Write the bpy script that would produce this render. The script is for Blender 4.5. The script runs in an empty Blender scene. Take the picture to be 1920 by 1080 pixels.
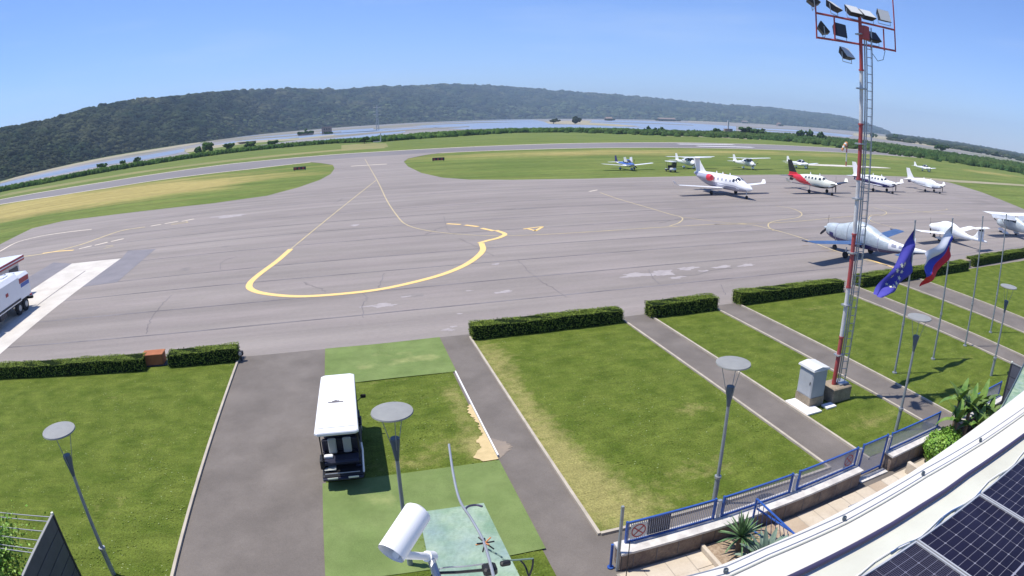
import bpy, math, random
import numpy as np
from mathutils import Vector, Matrix
PI = math.pi
C = bpy.context.scene.collection
sc = bpy.context.scene
HAZE = 1.55e-4

# ---------------------------------------------------------------- camera, sky, sun, exposure
cam = bpy.data.cameras.new('camera')
camera = bpy.data.objects.new('camera', cam)
C.objects.link(camera)
CM = [[0.96154595, 0.0891798, -0.25976211], [-0.27420396, 0.2581974, -0.92636186], [-0.01554287, 0.96196729, 0.27272211]]
m4 = Matrix([[*CM[0], 0], [*CM[1], 0], [*CM[2], 10], [0, 0, 0, 1]])
camera.matrix_world = m4
cam.type = 'PANO'                       # the webcam's wide lens bends straight lines
cam.panorama_type = 'FISHEYE_LENS_POLYNOMIAL'
cam.fisheye_fov = PI
K = [0.04587407, 0.00010954672, -1.9623123e-05, 9.0013493e-07]
cam.fisheye_polynomial_k0 = 0
cam.fisheye_polynomial_k1, cam.fisheye_polynomial_k2, cam.fisheye_polynomial_k3, cam.fisheye_polynomial_k4 = [-k for k in K]
cam.sensor_width = 36; cam.sensor_height = 20.25; cam.sensor_fit = 'HORIZONTAL'
cam.clip_start = 0.05; cam.clip_end = 40000
sc.camera = camera

SUN = Vector((-0.915, 0.404, math.tan(math.radians(68.3)))).normalized()
sl = bpy.data.lights.new('sun', 'SUN'); sl.energy = 4.9; sl.angle = math.radians(0.5); sl.color = (1, 0.94, 0.845)
sun = bpy.data.objects.new('sun', sl); C.objects.link(sun)
sun.rotation_euler = SUN.to_track_quat('Z', 'Y').to_euler()
sun.location = (0, 0, 60)
w = bpy.data.worlds.new('World'); sc.world = w; w.use_nodes = True
nt = w.node_tree; nt.nodes.clear()
sky = nt.nodes.new('ShaderNodeTexSky'); sky.sky_type = 'NISHITA'; sky.sun_disc = False
sky.sun_elevation = math.radians(68.3); sky.sun_rotation = math.atan2(-0.915, 0.404)
sky.altitude = 0; sky.air_density = 1.0; sky.dust_density = 0.1; sky.ozone_density = 5.0
bg = nt.nodes.new('ShaderNodeBackground'); bg.inputs[1].default_value = 0.12
wo = nt.nodes.new('ShaderNodeOutputWorld')
tint = nt.nodes.new('ShaderNodeMix'); tint.data_type = 'RGBA'; tint.blend_type = 'MULTIPLY'; tint.inputs[0].default_value = 1; tint.inputs[7].default_value = (.78, .88, 1.20, 1)
nt.links.new(sky.outputs[0], tint.inputs[6])
wc = nt.nodes.new('ShaderNodeTexCoord'); wm = nt.nodes.new('ShaderNodeMapping'); wm.inputs['Scale'].default_value = (2.2, 2.2, 16); nt.links.new(wc.outputs['Generated'], wm.inputs[0])
wn = nt.nodes.new('ShaderNodeTexNoise'); wn.inputs['Scale'].default_value = 1.3; wn.inputs['Detail'].default_value = 6; nt.links.new(wm.outputs[0], wn.inputs['Vector'])
wr = nt.nodes.new('ShaderNodeMapRange'); wr.inputs['From Min'].default_value = .5; wr.inputs['From Max'].default_value = .75; wr.inputs['To Max'].default_value = .16; nt.links.new(wn.outputs[0], wr.inputs['Value'])
wx = nt.nodes.new('ShaderNodeMix'); wx.data_type = 'RGBA'; nt.links.new(wr.outputs[0], wx.inputs[0]); nt.links.new(tint.outputs[2], wx.inputs[6]); wx.inputs[7].default_value = (5.6, 6.3, 7.2, 1)
nt.links.new(wx.outputs[2], bg.inputs[0]); nt.links.new(bg.outputs[0], wo.inputs[0])
sc.view_settings.view_transform = 'Standard'; sc.view_settings.look = 'None'
sc.view_settings.exposure = 0.3; sc.view_settings.gamma = 1
sc.cycles.use_denoising = True
sc.cycles.max_bounces = 6; sc.cycles.volume_bounces = 0; sc.cycles.transparent_max_bounces = 12

# ---------------------------------------------------------------- helpers
def mat(name, c1, c2=None, scale=3, detail=6, rough=0.7, bump=0, bscale=None, metal=0, spec=0.4, lo=0.35, hi=0.65, stretch=None, c3=None, s3=0.3, attr=None, cattr=None, coat=0, island=0, fine=0, fscale=40, streak=None):
    m = bpy.data.materials.new(name); m.use_nodes = True
    t = m.node_tree; b = t.nodes['Principled BSDF']; L = t.links.new
    b.inputs['Roughness'].default_value = rough; b.inputs['Metallic'].default_value = metal
    b.inputs['Specular IOR Level'].default_value = spec
    if coat: b.inputs['Coat Weight'].default_value = coat; b.inputs['Coat Roughness'].default_value = 0.08
    tc = t.nodes.new('ShaderNodeTexCoord'); mp = t.nodes.new('ShaderNodeMapping')
    L(tc.outputs['Object'], mp.inputs[0])
    if stretch: mp.inputs['Scale'].default_value = stretch
    def noise(s, d=detail, r=0.6):
        n = t.nodes.new('ShaderNodeTexNoise'); n.inputs['Scale'].default_value = s; n.inputs['Detail'].default_value = d; n.inputs['Roughness'].default_value = r
        L(mp.outputs[0], n.inputs['Vector']); return n
    def ramp(src, lo, hi):
        r = t.nodes.new('ShaderNodeMapRange'); r.inputs['From Min'].default_value = lo; r.inputs['From Max'].default_value = hi
        L(src, r.inputs['Value']); return r.outputs[0]
    def mix(f, a, bb, mode='MIX'):
        x = t.nodes.new('ShaderNodeMix'); x.data_type = 'RGBA'; x.blend_type = mode
        if hasattr(f, 'is_linked'): L(f, x.inputs[0])
        else: x.inputs[0].default_value = f
        for i, v in ((6, a), (7, bb)):
            if hasattr(v, 'is_linked'): L(v, x.inputs[i])
            else: x.inputs[i].default_value = (*v, 1)
        return x.outputs[2]
    col = c1
    if c2: col = mix(ramp(noise(scale).outputs[0], lo, hi), c1, c2)
    if attr:
        n = noise(cattr[1] if cattr else 1.0)
        a = t.nodes.new('ShaderNodeAttribute'); a.attribute_name = attr
        ad = t.nodes.new('ShaderNodeMath'); ad.operation = 'ADD'; L(a.outputs['Fac'], ad.inputs[0]); L(n.outputs[0], ad.inputs[1])
        col = mix(ramp(ad.outputs[0], 0.75, 1.25), col, cattr[0])
    elif c3: col = mix(ramp(noise(s3, 4).outputs[0], 0.42, 0.72), col, c3)
    if streak:
        m2 = t.nodes.new('ShaderNodeMapping'); L(tc.outputs['Object'], m2.inputs[0]); m2.inputs['Scale'].default_value = streak[0]
        sn = t.nodes.new('ShaderNodeTexNoise'); sn.inputs['Scale'].default_value = 1; sn.inputs['Detail'].default_value = 7; sn.inputs['Roughness'].default_value = .62; L(m2.outputs[0], sn.inputs['Vector'])
        g = t.nodes.new('ShaderNodeMapRange'); L(ramp(sn.outputs[0], .3, .7), g.inputs['Value']); g.inputs['To Min'].default_value = 1 - streak[1]; g.inputs['To Max'].default_value = 1 + streak[1]
        cb = t.nodes.new('ShaderNodeVectorMath'); cb.operation = 'SCALE'
        if hasattr(col, 'is_linked'): L(col, cb.inputs[0])
        else: cb.inputs[0].default_value = col
        L(g.outputs[0], cb.inputs['Scale']); col = cb.outputs[0]
    if fine:
        f = ramp(noise(fscale, 3, 0.7).outputs[0], 0.3, 0.7)
        g = t.nodes.new('ShaderNodeMapRange'); L(f, g.inputs['Value']); g.inputs['To Min'].default_value = 1 - fine; g.inputs['To Max'].default_value = 1 + fine
        cb = t.nodes.new('ShaderNodeVectorMath'); cb.operation = 'SCALE'
        if hasattr(col, 'is_linked'): L(col, cb.inputs[0])
        else: cb.inputs[0].default_value = col
        L(g.outputs[0], cb.inputs['Scale']); col = cb.outputs[0]
    if island:
        gi = t.nodes.new('ShaderNodeNewGeometry'); g = t.nodes.new('ShaderNodeMapRange'); L(gi.outputs['Random Per Island'], g.inputs['Value'])
        g.inputs['To Min'].default_value = 1 - island; g.inputs['To Max'].default_value = 1 + island
        cb = t.nodes.new('ShaderNodeVectorMath'); cb.operation = 'SCALE'
        if hasattr(col, 'is_linked'): L(col, cb.inputs[0])
        else: cb.inputs[0].default_value = col
        L(g.outputs[0], cb.inputs['Scale']); col = cb.outputs[0]
    if hasattr(col, 'is_linked'): L(col, b.inputs['Base Color'])
    else: b.inputs['Base Color'].default_value = (*col, 1)
    if bump:
        n = noise(bscale or scale * 4); bp = t.nodes.new('ShaderNodeBump'); bp.inputs['Strength'].default_value = bump; bp.inputs['Distance'].default_value = 0.05
        L(n.outputs[0], bp.inputs['Height']); L(bp.outputs[0], b.inputs['Normal'])
    return m

class MB:
    def __init__(s): s.v = []; s.f = []; s.m = []
    def add(s, v, f, m=0):
        o = len(s.v); s.v += [tuple(x) for x in v]
        for i, q in enumerate(f): s.f.append(tuple(o + k for k in q)); s.m.append(m[i] if isinstance(m, list) else m)
        return s
    def box(s, c, d, rz=0, m=0, top=None):
        x, y, z = [k / 2 for k in d]; tx, ty = (x, y) if top is None else (top[0] / 2, top[1] / 2)
        P = [(-x, -y, -z), (x, -y, -z), (x, y, -z), (-x, y, -z), (-tx, -ty, z), (tx, -ty, z), (tx, ty, z), (-tx, ty, z)]
        ca, sa = math.cos(rz), math.sin(rz)
        P = [(c[0] + a * ca - b * sa, c[1] + a * sa + b * ca, c[2] + k) for a, b, k in P]
        return s.add(P, [(3, 2, 1, 0), (4, 5, 6, 7), (0, 1, 5, 4), (1, 2, 6, 5), (2, 3, 7, 6), (3, 0, 4, 7)], m)
    def rbox(s, c, d, b=0.03, rz=0, m=0):      # box with chamfered edges
        x, y, z = [k / 2 for k in d]; R = []
        for zz, i in ((-z, b), (-z + b, 0), (z - b, 0), (z, b)):
            r = []
            for sx, sy in ((1, 1), (-1, 1), (-1, -1), (1, -1)):
                pa = (sx * (x - i - b), sy * (y - i)); pb = (sx * (x - i), sy * (y - i - b))
                r += [pb, pa] if sx * sy > 0 else [pa, pb]
            ca, sa = math.cos(rz), math.sin(rz)
            R.append([(c[0] + a * ca - e * sa, c[1] + a * sa + e * ca, c[2] + zz) for a, e in r])
        return s.loft(R, m=m)
    def loft(s, rings, cap=True, m=0, mf=None):
        n = len(rings[0]); v = [p for r in rings for p in r]; f = []; ms = []
        for i in range(len(rings) - 1):
            for j in range(n):
                f.append((i * n + j, i * n + (j + 1) % n, (i + 1) * n + (j + 1) % n, (i + 1) * n + j))
                ms.append(mf(i, j) if mf else m)
        if cap:
            f.append(tuple(reversed(range(n)))); f.append(tuple(range((len(rings) - 1) * n, len(rings) * n)))
            ms += [mf(0, 0) if mf else m, mf(len(rings) - 2, 0) if mf else m]
        return s.add(v, f, ms)
    def tube(s, pts, r, n=8, m=0, cap=True):
        P = [Vector(p) for p in pts]; rs = r if isinstance(r, (list, tuple)) else [r] * len(P); R = []
        up = None
        for i, p in enumerate(P):
            d = (P[min(i + 1, len(P) - 1)] - P[max(i - 1, 0)]).normalized()
            if up is None:
                up = Vector((0, 0, 1)) if abs(d.z) < 0.9 else Vector((1, 0, 0))
            a = d.cross(up).normalized(); b = a.cross(d); up = b
            R.append([tuple(p + (a * math.cos(2 * PI * k / n) + b * math.sin(2 * PI * k / n)) * rs[i]) for k in range(n)])
        return s.loft(R, cap, m)
    def poly(s, pts, z=None, m=0):
        v = [(p[0], p[1], z if z is not None else p[2]) for p in pts]
        return s.add(v, [tuple(range(len(v)))], m)
    def strip(s, pts, w, z, m=0):     # flat painted ribbon
        P = [Vector((p[0], p[1])) for p in pts]; v = []
        for i, p in enumerate(P):
            d = (P[min(i + 1, len(P) - 1)] - P[max(i - 1, 0)]).normalized(); nn = Vector((-d.y, d.x)) * (w / 2)
            v += [(*(p + nn), z), (*(p - nn), z)]
        return s.add(v, [(2 * i, 2 * i + 1, 2 * i + 3, 2 * i + 2) for i in range(len(P) - 1)], m)
    def wheel(s, c, r, w, n=14, m=0, ax=1):
        R = []
        for t, k in ((-w / 2, .75), (-w / 2 * .7, 1), (w / 2 * .7, 1), (w / 2, .75)):
            R.append([((c[0] + r * k * math.cos(2 * PI * i / n), c[1] + t, c[2] + r * k * math.sin(2 * PI * i / n)) if ax == 1 else (c[0] + t, c[1] + r * k * math.cos(2 * PI * i / n), c[2] + r * k * math.sin(2 * PI * i / n))) for i in range(n)])
        return s.loft(R, m=m)
    def build(s, name, mats, parent=None, smooth=False):
        me = bpy.data.meshes.new(name); me.from_pydata(s.v, [], s.f)
        mats = mats if isinstance(mats, (list, tuple)) else [mats]
        for x in mats: me.materials.append(x)
        if len(mats) > 1: me.polygons.foreach_set('material_index', s.m)
        if smooth:
            me.polygons.foreach_set('use_smooth', [True] * len(s.f))
            if smooth != 'all':
                me.set_sharp_from_angle(angle=math.radians(40))
        me.update()
        o = bpy.data.objects.new(name, me); C.objects.link(o)
        if parent is not None: o.parent = parent
        return o

def thing(name, label, cat, loc=(0, 0, 0), rz=0, group=None, scale=1):
    o = bpy.data.objects.new(name, None); C.objects.link(o); o.empty_display_size = 0.3
    o.location = loc if len(loc) == 3 else (*loc, 0); o.rotation_euler = (0, 0, rz); o.scale = (scale,) * 3
    return tag(o, label, cat, group)
def tag(o, label, cat, group=None):
    o['label'] = label; o['category'] = cat
    if group: o['group'] = group
    return o
def struct(o, kind='structure'):
    o['kind'] = kind; return o
def stuff(o, label, cat):
    o['kind'] = 'stuff'; o['label'] = label; o['category'] = cat; return o
def copy_tree(o, parent=None):
    c = o.copy(); C.objects.link(c)
    if parent: c.parent = parent
    for ch in [k for k in bpy.data.objects if k.parent == o]: copy_tree(ch, c)
    return c
def smooth_line(pts, n=8):           # Catmull-Rom through plan points
    P = [Vector(p) for p in pts]; P = [2 * P[0] - P[1]] + P + [2 * P[-1] - P[-2]]; out = []
    for i in range(1, len(P) - 2):
        for k in range(n):
            t = k / n; a, b, c, d = P[i - 1:i + 3]
            out.append(0.5 * ((2 * b) + (c - a) * t + (2 * a - 5 * b + 4 * c - d) * t * t + (3 * b - a - 3 * c + d) * t ** 3))
    return out + [P[-2]]
def np_mesh(name, V, F, mats, parent=None, smooth=False, attr=None):
    me = bpy.data.meshes.new(name); V = np.asarray(V, np.float32); F = np.asarray(F, np.int32); k = F.shape[1]
    me.vertices.add(len(V)); me.vertices.foreach_set('co', V.ravel())
    me.loops.add(F.size); me.loops.foreach_set('vertex_index', F.ravel())
    me.polygons.add(len(F)); me.polygons.foreach_set('loop_start', np.arange(0, F.size, k, dtype=np.int32))
    if smooth: me.polygons.foreach_set('use_smooth', np.ones(len(F), bool))
    if attr is not None:
        a = me.attributes.new(attr[0], 'FLOAT', 'POINT'); a.data.foreach_set('value', np.asarray(attr[1], np.float32))
    me.update(calc_edges=True); me.validate()
    for x in (mats if isinstance(mats, (list, tuple)) else [mats]): me.materials.append(x)
    o = bpy.data.objects.new(name, me); C.objects.link(o)
    if parent is not None: o.parent = parent
    return o
def ico():
    t = (1 + 5 ** .5) / 2
    v = [(-1, t, 0), (1, t, 0), (-1, -t, 0), (1, -t, 0), (0, -1, t), (0, 1, t), (0, -1, -t), (0, 1, -t), (t, 0, -1), (t, 0, 1), (-t, 0, -1), (-t, 0, 1)]
    f = [(0, 11, 5), (0, 5, 1), (0, 1, 7), (0, 7, 10), (0, 10, 11), (1, 5, 9), (5, 11, 4), (11, 10, 2), (10, 7, 6), (7, 1, 8), (3, 9, 4), (3, 4, 2), (3, 2, 6), (3, 6, 8), (3, 8, 9), (4, 9, 5), (2, 4, 11), (6, 2, 10), (8, 6, 7), (9, 8, 1)]
    v = [Vector(x).normalized() for x in v]; cache = {}; nf = []
    def mid(a, b):
        k = (min(a, b), max(a, b))
        if k not in cache: v.append((v[a] + v[b]).normalized()); cache[k] = len(v) - 1
        return cache[k]
    for a, b, c in f:
        x, y, z = mid(a, b), mid(b, c), mid(c, a); nf += [(a, x, z), (b, y, x), (c, z, y), (x, y, z)]
    return np.array([list(x) for x in v]), np.array(nf)
ICO_V, ICO_F = ico()
def blobs(name, P, r, h, mats, rng, parent=None, rough=0.25):   # many uneven crowns in one mesh
    P = np.asarray(P, float); n = len(P); k = len(ICO_V)
    rad = 1 + rng.uniform(-rough, rough, (n, k, 1))
    a = rng.uniform(0, 2 * PI, n); ca, sa = np.cos(a)[:, None], np.sin(a)[:, None]
    v = ICO_V[None] * rad; x = v[:, :, 0] * ca - v[:, :, 1] * sa; y = v[:, :, 0] * sa + v[:, :, 1] * ca
    r = np.broadcast_to(np.asarray(r, float), (n,))[:, None]; h = np.broadcast_to(np.asarray(h, float), (n,))[:, None]
    V = np.stack([x * r, y * r, v[:, :, 2] * h], 2) + P[:, None]
    F = ICO_F[None] + (np.arange(n) * k)[:, None, None]
    return np_mesh(name, V.reshape(-1, 3), F.reshape(-1, 3), mats, parent)
def leaves(name, P, N, size, mats, rng, parent=None, aspect=0.6):  # leaf-sized quads at points P facing roughly N
    P = np.asarray(P, float); N = np.asarray(N, float) + rng.normal(0, 0.45, P.shape); N /= np.linalg.norm(N, axis=1)[:, None]
    A = rng.normal(0, 1, P.shape); A -= (A * N).sum(1)[:, None] * N; A /= np.linalg.norm(A, axis=1)[:, None]; B = np.cross(N, A)
    s = (size * rng.uniform(0.6, 1.3, len(P)))[:, None]
    V = np.stack([P - A * s, P - B * s * aspect, P + A * s, P + B * s * aspect], 1).reshape(-1, 3)
    F = np.arange(len(P) * 4).reshape(-1, 4)
    return np_mesh(name, V, F, mats, parent)
def grid_sheet(name, x0, x1, y0, y1, step, z, material, f, bumpf=None):
    nx, ny = int((x1 - x0) / step) + 1, int((y1 - y0) / step) + 1
    X, Y = np.meshgrid(np.linspace(x0, x1, nx), np.linspace(y0, y1, ny)); X, Y = X.ravel(), Y.ravel()
    Z = np.full_like(X, z) + (bumpf(X, Y) if bumpf else 0)
    i = np.arange(nx * ny).reshape(ny, nx)
    F = np.stack([i[:-1, :-1].ravel(), i[:-1, 1:].ravel(), i[1:, 1:].ravel(), i[1:, :-1].ravel()], 1)
    return np_mesh(name, np.stack([X, Y, Z], 1), F, material, attr=('dry', f(X, Y)))
def spots(L, base=0.0):
    def f(X, Y):
        d = np.full_like(X, base, dtype=float)
        for (x, y, rx, ry, s) in L:
            d += s * np.exp(-((X - x) / rx) ** 2 - ((Y - y) / ry) ** 2)
        return d
    return f
rng = np.random.default_rng(7); random.seed(7)

# ---------------------------------------------------------------- materials
M = {}
M['apron'] = mat('weathered_asphalt', (.196, .174, .158), (.256, .229, .208), scale=.06, detail=9, rough=.85, bump=.15, bscale=30, c3=(.245, .214, .2), s3=.4, stretch=(.35, 1, 1), fine=.08, fscale=11, streak=((.035, .55, 1), .16))
M['path'] = mat('path_asphalt', (.128, .112, .098), (.168, .148, .130), scale=.5, detail=8, rough=.9, bump=.3, bscale=60, fine=.12, fscale=30, streak=((.6, .6, 1), .12))
M['runway'] = mat('runway_asphalt', (.155, .145, .148), (.195, .183, .182), scale=.02, rough=.9, fine=.05, fscale=2)
M['concrete'] = mat('pale_concrete', (.48, .45, .40), (.58, .55, .50), scale=.5, rough=.9, fine=.06, fscale=15)
M['dark_patch'] = mat('newer_asphalt', (.17, .165, .18), (.21, .20, .215), scale=.4, rough=.9, fine=.08, fscale=20)
M['seam'] = mat('tar_seam', (.11, .10, .105), (.20, .185, .19), scale=.4, rough=.8)
M['stain'] = mat('pale_stain', (.29, .262, .258), (.37, .34, .335), scale=1.2, rough=.9)
M['stain_dark'] = mat('dark_stain', (.18, .162, .152), (.23, .206, .192), scale=1.2, rough=.8)
M['yellow'] = mat('yellow_paint', (.78, .53, .17), (.70, .50, .22), scale=2, rough=.7, fine=.08)
M['yellow_thin'] = mat('faded_yellow_paint', (.55, .44, .22), (.38, .33, .23), scale=1.0, rough=.8)
M['white_line'] = mat('faded_white_paint', (.70, .62, .50), (.60, .52, .42), scale=.8, rough=.8)
M['white_paint'] = mat('runway_white_paint', (.8, .8, .8), (.7, .7, .7), scale=.3, rough=.7)
M['lawn'] = mat('lawn_grass', (.072, .108, .014), (.124, .160, .028), scale=1.1, detail=10, rough=.95, spec=.1, bump=.6, bscale=45, attr='dry', cattr=((.27, .25, .09), 2.6), fine=.36, fscale=18, streak=((.9, 3.5, 1), .16))
M['tuft'] = mat('grass_tuft', (.075, .12, .013), (.15, .185, .035), scale=.8, rough=.9, spec=.1, island=.3)
M['clover'] = mat('pale_clover', (.26, .30, .12), (.20, .27, .09), scale=2, rough=.9)
M['turf'] = mat('artificial_turf', (.135, .19, .062), (.165, .22, .078), scale=.7, rough=.95, spec=.1, attr='dry', cattr=((.30, .31, .13), 1.4), streak=((1.2, 1.2, 1), .14), fine=.2, fscale=60)
M['field'] = mat('field_grass', (.10, .145, .032), (.145, .175, .045), scale=.12, detail=9, rough=.95, spec=.1, attr='dry', cattr=((.32, .27, .10), .16), stretch=(.35, 1, 1), fine=.2, fscale=1.2, streak=((.02, .3, 1), .22))
M['sand_grass'] = mat('dry_verge_grass', (.25, .22, .085), (.17, .18, .05), scale=.08, detail=9, rough=.95, stretch=(.25, 1, 1), lo=.4, hi=.62, fine=.15, fscale=1.5)
M['ground'] = mat('marsh_ground', (.20, .19, .17), (.13, .15, .075), scale=.012, detail=8, rough=.95, c3=(.27, .25, .25), s3=.005, stretch=(.4, 1, 1))
M['flat'] = mat('salt_pan_mud', (.20, .19, .19), (.29, .275, .28), scale=.02, detail=8, rough=.7, stretch=(.15, 1, 1), c3=(.14, .14, .085), s3=.006)
M['marsh'] = mat('olive_marsh', (.17, .165, .11), (.22, .20, .17), scale=.03, rough=.95, stretch=(.2, 1, 1))
M['bank'] = mat('sandy_bank', (.36, .31, .24), (.24, .23, .12), scale=.05, rough=.95, stretch=(.3, 1, 1))
M['water'] = mat('pan_water', (.20, .25, .33), (.26, .30, .36), scale=.02, rough=.3, spec=.6, bump=.05, bscale=.5)  # base colour lightened to carry part of the sky's reflection
M['kerb'] = mat('kerb_stone', (.46, .41, .33), (.36, .32, .26), scale=2, rough=.9)
M['sand'] = mat('bare_sand', (.58, .45, .24), (.46, .36, .18), scale=2.2, rough=.95)
M['dirt'] = mat('dirt_on_asphalt', (.27, .22, .17), (.21, .18, .155), scale=1.2, rough=.95)
M['hill'] = mat('hill_undergrowth', (.02, .03, .016), (.05, .05, .028), scale=.02, rough=1, spec=0)
M['crown'] = mat('forest_crowns', (.008, .017, .011), (.028, .045, .018), scale=.018, detail=5, rough=1, spec=0, island=.5, c3=(.07, .072, .038), s3=.007)
M['slope'] = mat('slope_scrub', (.045, .068, .028), (.085, .105, .045), scale=.01, detail=5, rough=1, spec=0, island=.35)
M['reed'] = mat('reed_foliage', (.03, .068, .016), (.06, .105, .024), scale=.08, rough=1, spec=0, island=.4)
M['scrub'] = mat('scrub_foliage', (.026, .06, .02), (.055, .085, .028), scale=.03, rough=1, spec=0, island=.4)
M['hedge'] = mat('hedge_leaves', (.095, .15, .016), (.17, .225, .03), scale=3, rough=.7, spec=.2, island=.45)
M['hedge_in'] = mat('hedge_inside_shade', (.012, .02, .008), rough=1, spec=0)  # near-black core colour, shade of the hedge sides painted in
M['leaf'] = mat('bright_leaves', (.12, .27, .03), (.22, .36, .05), scale=4, rough=.5, spec=.3, island=.3)
M['leaf_dark'] = mat('banana_leaves', (.06, .14, .025), (.16, .24, .045), scale=3, rough=.45, spec=.4, island=.4)
M['yucca'] = mat('yucca_blades', (.07, .15, .055), (.12, .2, .09), scale=5, rough=.5, island=.3)
M['agave'] = mat('agave_leaves', (.17, .25, .19), (.22, .3, .24), scale=5, rough=.5)
M['bark'] = mat('bark', (.12, .09, .06), (.2, .15, .1), scale=8, rough=.95)
M['white'] = mat('white_gloss_paint', (.80, .80, .80), (.76, .77, .78), scale=2, rough=.25, spec=.5, coat=.3)
M['cover'] = mat('white_fabric_cover', (.78, .80, .80), (.68, .71, .73), scale=1.6, rough=.75, bump=.5, bscale=5)
M['silver'] = mat('silver_cover', (.50, .56, .58), (.38, .44, .47), scale=1.8, rough=.45, bump=.6, bscale=6, metal=.15)
M['cream'] = mat('cream_paint', (.70, .72, .62), rough=.3, coat=.3)
M['grey_paint'] = mat('grey_belly_paint', (.33, .34, .42), rough=.35, coat=.2)
M['black_paint'] = mat('black_paint', (.015, .015, .02), rough=.3, coat=.3)
M['red_paint'] = mat('red_paint', (.62, .03, .05), rough=.35, coat=.3)
M['navy'] = mat('navy_paint', (.03, .03, .14), rough=.35, coat=.3)
M['blue_wing'] = mat('blue_wing_cover', (.035, .085, .20), (.05, .11, .25), scale=1, rough=.7, bump=.3, bscale=5)
M['blue_paint'] = mat('blue_paint', (.05, .12, .40), rough=.35, coat=.3)
M['glass'] = mat('dark_cabin_glass', (.03, .035, .05), rough=.08, spec=.8)
M['tyre'] = mat('black_rubber', (.02, .02, .022), (.03, .03, .03), scale=8, rough=.85)
M['metal'] = mat('bare_metal', (.5, .5, .5), rough=.35, metal=.9)
M['galv'] = mat('galvanised_steel', (.42, .44, .46), (.34, .36, .38), scale=6, rough=.45, metal=.55)
M['pole'] = mat('grey_painted_pole', (.30, .33, .35), (.25, .28, .30), scale=5, rough=.45, metal=.2)
M['pole_dark'] = mat('dark_grey_casting', (.09, .12, .14), rough=.5)
M['disc'] = mat('lamp_disc_grey', (.27, .275, .26), (.23, .235, .225), scale=3, rough=.5)
M['mast_red'] = mat('mast_red_paint', (.42, .06, .06), (.33, .08, .08), scale=3, rough=.6)
M['mast_white'] = mat('mast_white_paint', (.66, .65, .64), (.50, .48, .48), scale=3, rough=.6)
M['box_conc'] = mat('stained_concrete', (.22, .18, .13), (.34, .28, .20), scale=2.5, rough=.95, fine=.15, fscale=20)
M['cab_grey'] = mat('cabinet_grey', (.40, .42, .44), (.35, .37, .39), scale=2, rough=.6)
M['cab_roof'] = mat('cabinet_roof', (.56, .57, .56), rough=.6)
M['blue'] = mat('blue_rail_paint', (.025, .075, .30), (.03, .10, .36), scale=6, rough=.4)
M['bars'] = mat('fence_bars_grey', (.26, .27, .33), rough=.5)
M['coping'] = mat('white_coping', (.62, .60, .56), (.42, .40, .38), scale=3, rough=.85)
M['stone'] = mat('stone_wall', (.24, .19, .15), (.15, .115, .10), scale=3, rough=.95, bump=.6, bscale=14, fine=.2, fscale=14)
M['paver'] = mat('terrace_paver', (.46, .39, .30), (.54, .48, .39), scale=1.2, rough=.9, fine=.05, fscale=12)
M['paver2'] = mat('terrace_paver_dark', (.38, .30, .22), (.44, .36, .27), scale=1.2, rough=.9, fine=.05, fscale=12)
M['grout'] = mat('paver_joint', (.34, .30, .25), rough=.95)
M['roof_white'] = mat('white_roof_membrane', (.63, .62, .59), (.56, .55, .52), scale=.8, detail=8, rough=.75, c3=(.58, .55, .48), s3=.9, fine=.04, fscale=20)
M['roof_cream'] = mat('cream_roof_strip', (.54, .55, .47), (.47, .47, .40), scale=1.1, detail=8, rough=.75)
M['pipe'] = mat('violet_grey_conduit', (.045, .04, .085), rough=.5)
M['cell'] = mat('solar_cells', (.008, .007, .018), (.013, .012, .028), scale=2, rough=.35, spec=.15)
M['grid'] = mat('solar_panel_grid', (.24, .24, .29), rough=.4)
M['alu'] = mat('aluminium_frame', (.62, .62, .60), rough=.4, metal=.5)
M['green_glass'] = mat('frosted_green_glass', (.17, .27, .18), (.33, .42, .30), scale=9, detail=10, rough=.6, spec=.2, c3=(.20, .28, .29), s3=3.5, fine=.14, fscale=70)
M['cctv'] = mat('white_housing', (.80, .80, .80), (.76, .76, .75), scale=6, rough=.4)
M['slate'] = mat('dark_screen_slats', (.07, .075, .10), (.09, .095, .12), scale=2, rough=.5)
M['slate_dark'] = mat('screen_frame', (.03, .032, .045), rough=.5)
M['terracotta'] = mat('terracotta_wood', (.36, .13, .05), (.28, .1, .04), scale=3, rough=.8)
M['black'] = mat('black_plastic', (.012, .012, .015), rough=.5)
M['seat'] = mat('grey_vinyl', (.36, .38, .36), rough=.6)
M['darkblue'] = mat('dark_vinyl', (.015, .018, .04), rough=.5)
M['orange'] = mat('orange_ribbon', (.55, .22, .08), rough=.7)
M['flag_eu'] = mat('blue_flag_cloth', (.055, .05, .32), (.075, .07, .38), scale=2, rough=.8)
M['flag_star'] = mat('gold_star', (.72, .70, .50), rough=.8)
M['flag_w'] = mat('white_flag_cloth', (.66, .68, .72), rough=.8)
M['flag_b'] = mat('blue_flag_stripe', (.04, .06, .42), rough=.8)
M['flag_r'] = mat('red_flag_stripe', (.60, .02, .04), rough=.8)
M['brick'] = mat('old_brick', (.34, .25, .2), (.26, .2, .17), scale=1, rough=.95)
M['pinkroof'] = mat('pale_roof', (.55, .5, .48), rough=.9)
M['gravel'] = mat('planter_gravel', (.42, .33, .24), (.26, .19, .13), scale=14, rough=.95, bump=.6, bscale=30)

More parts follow.
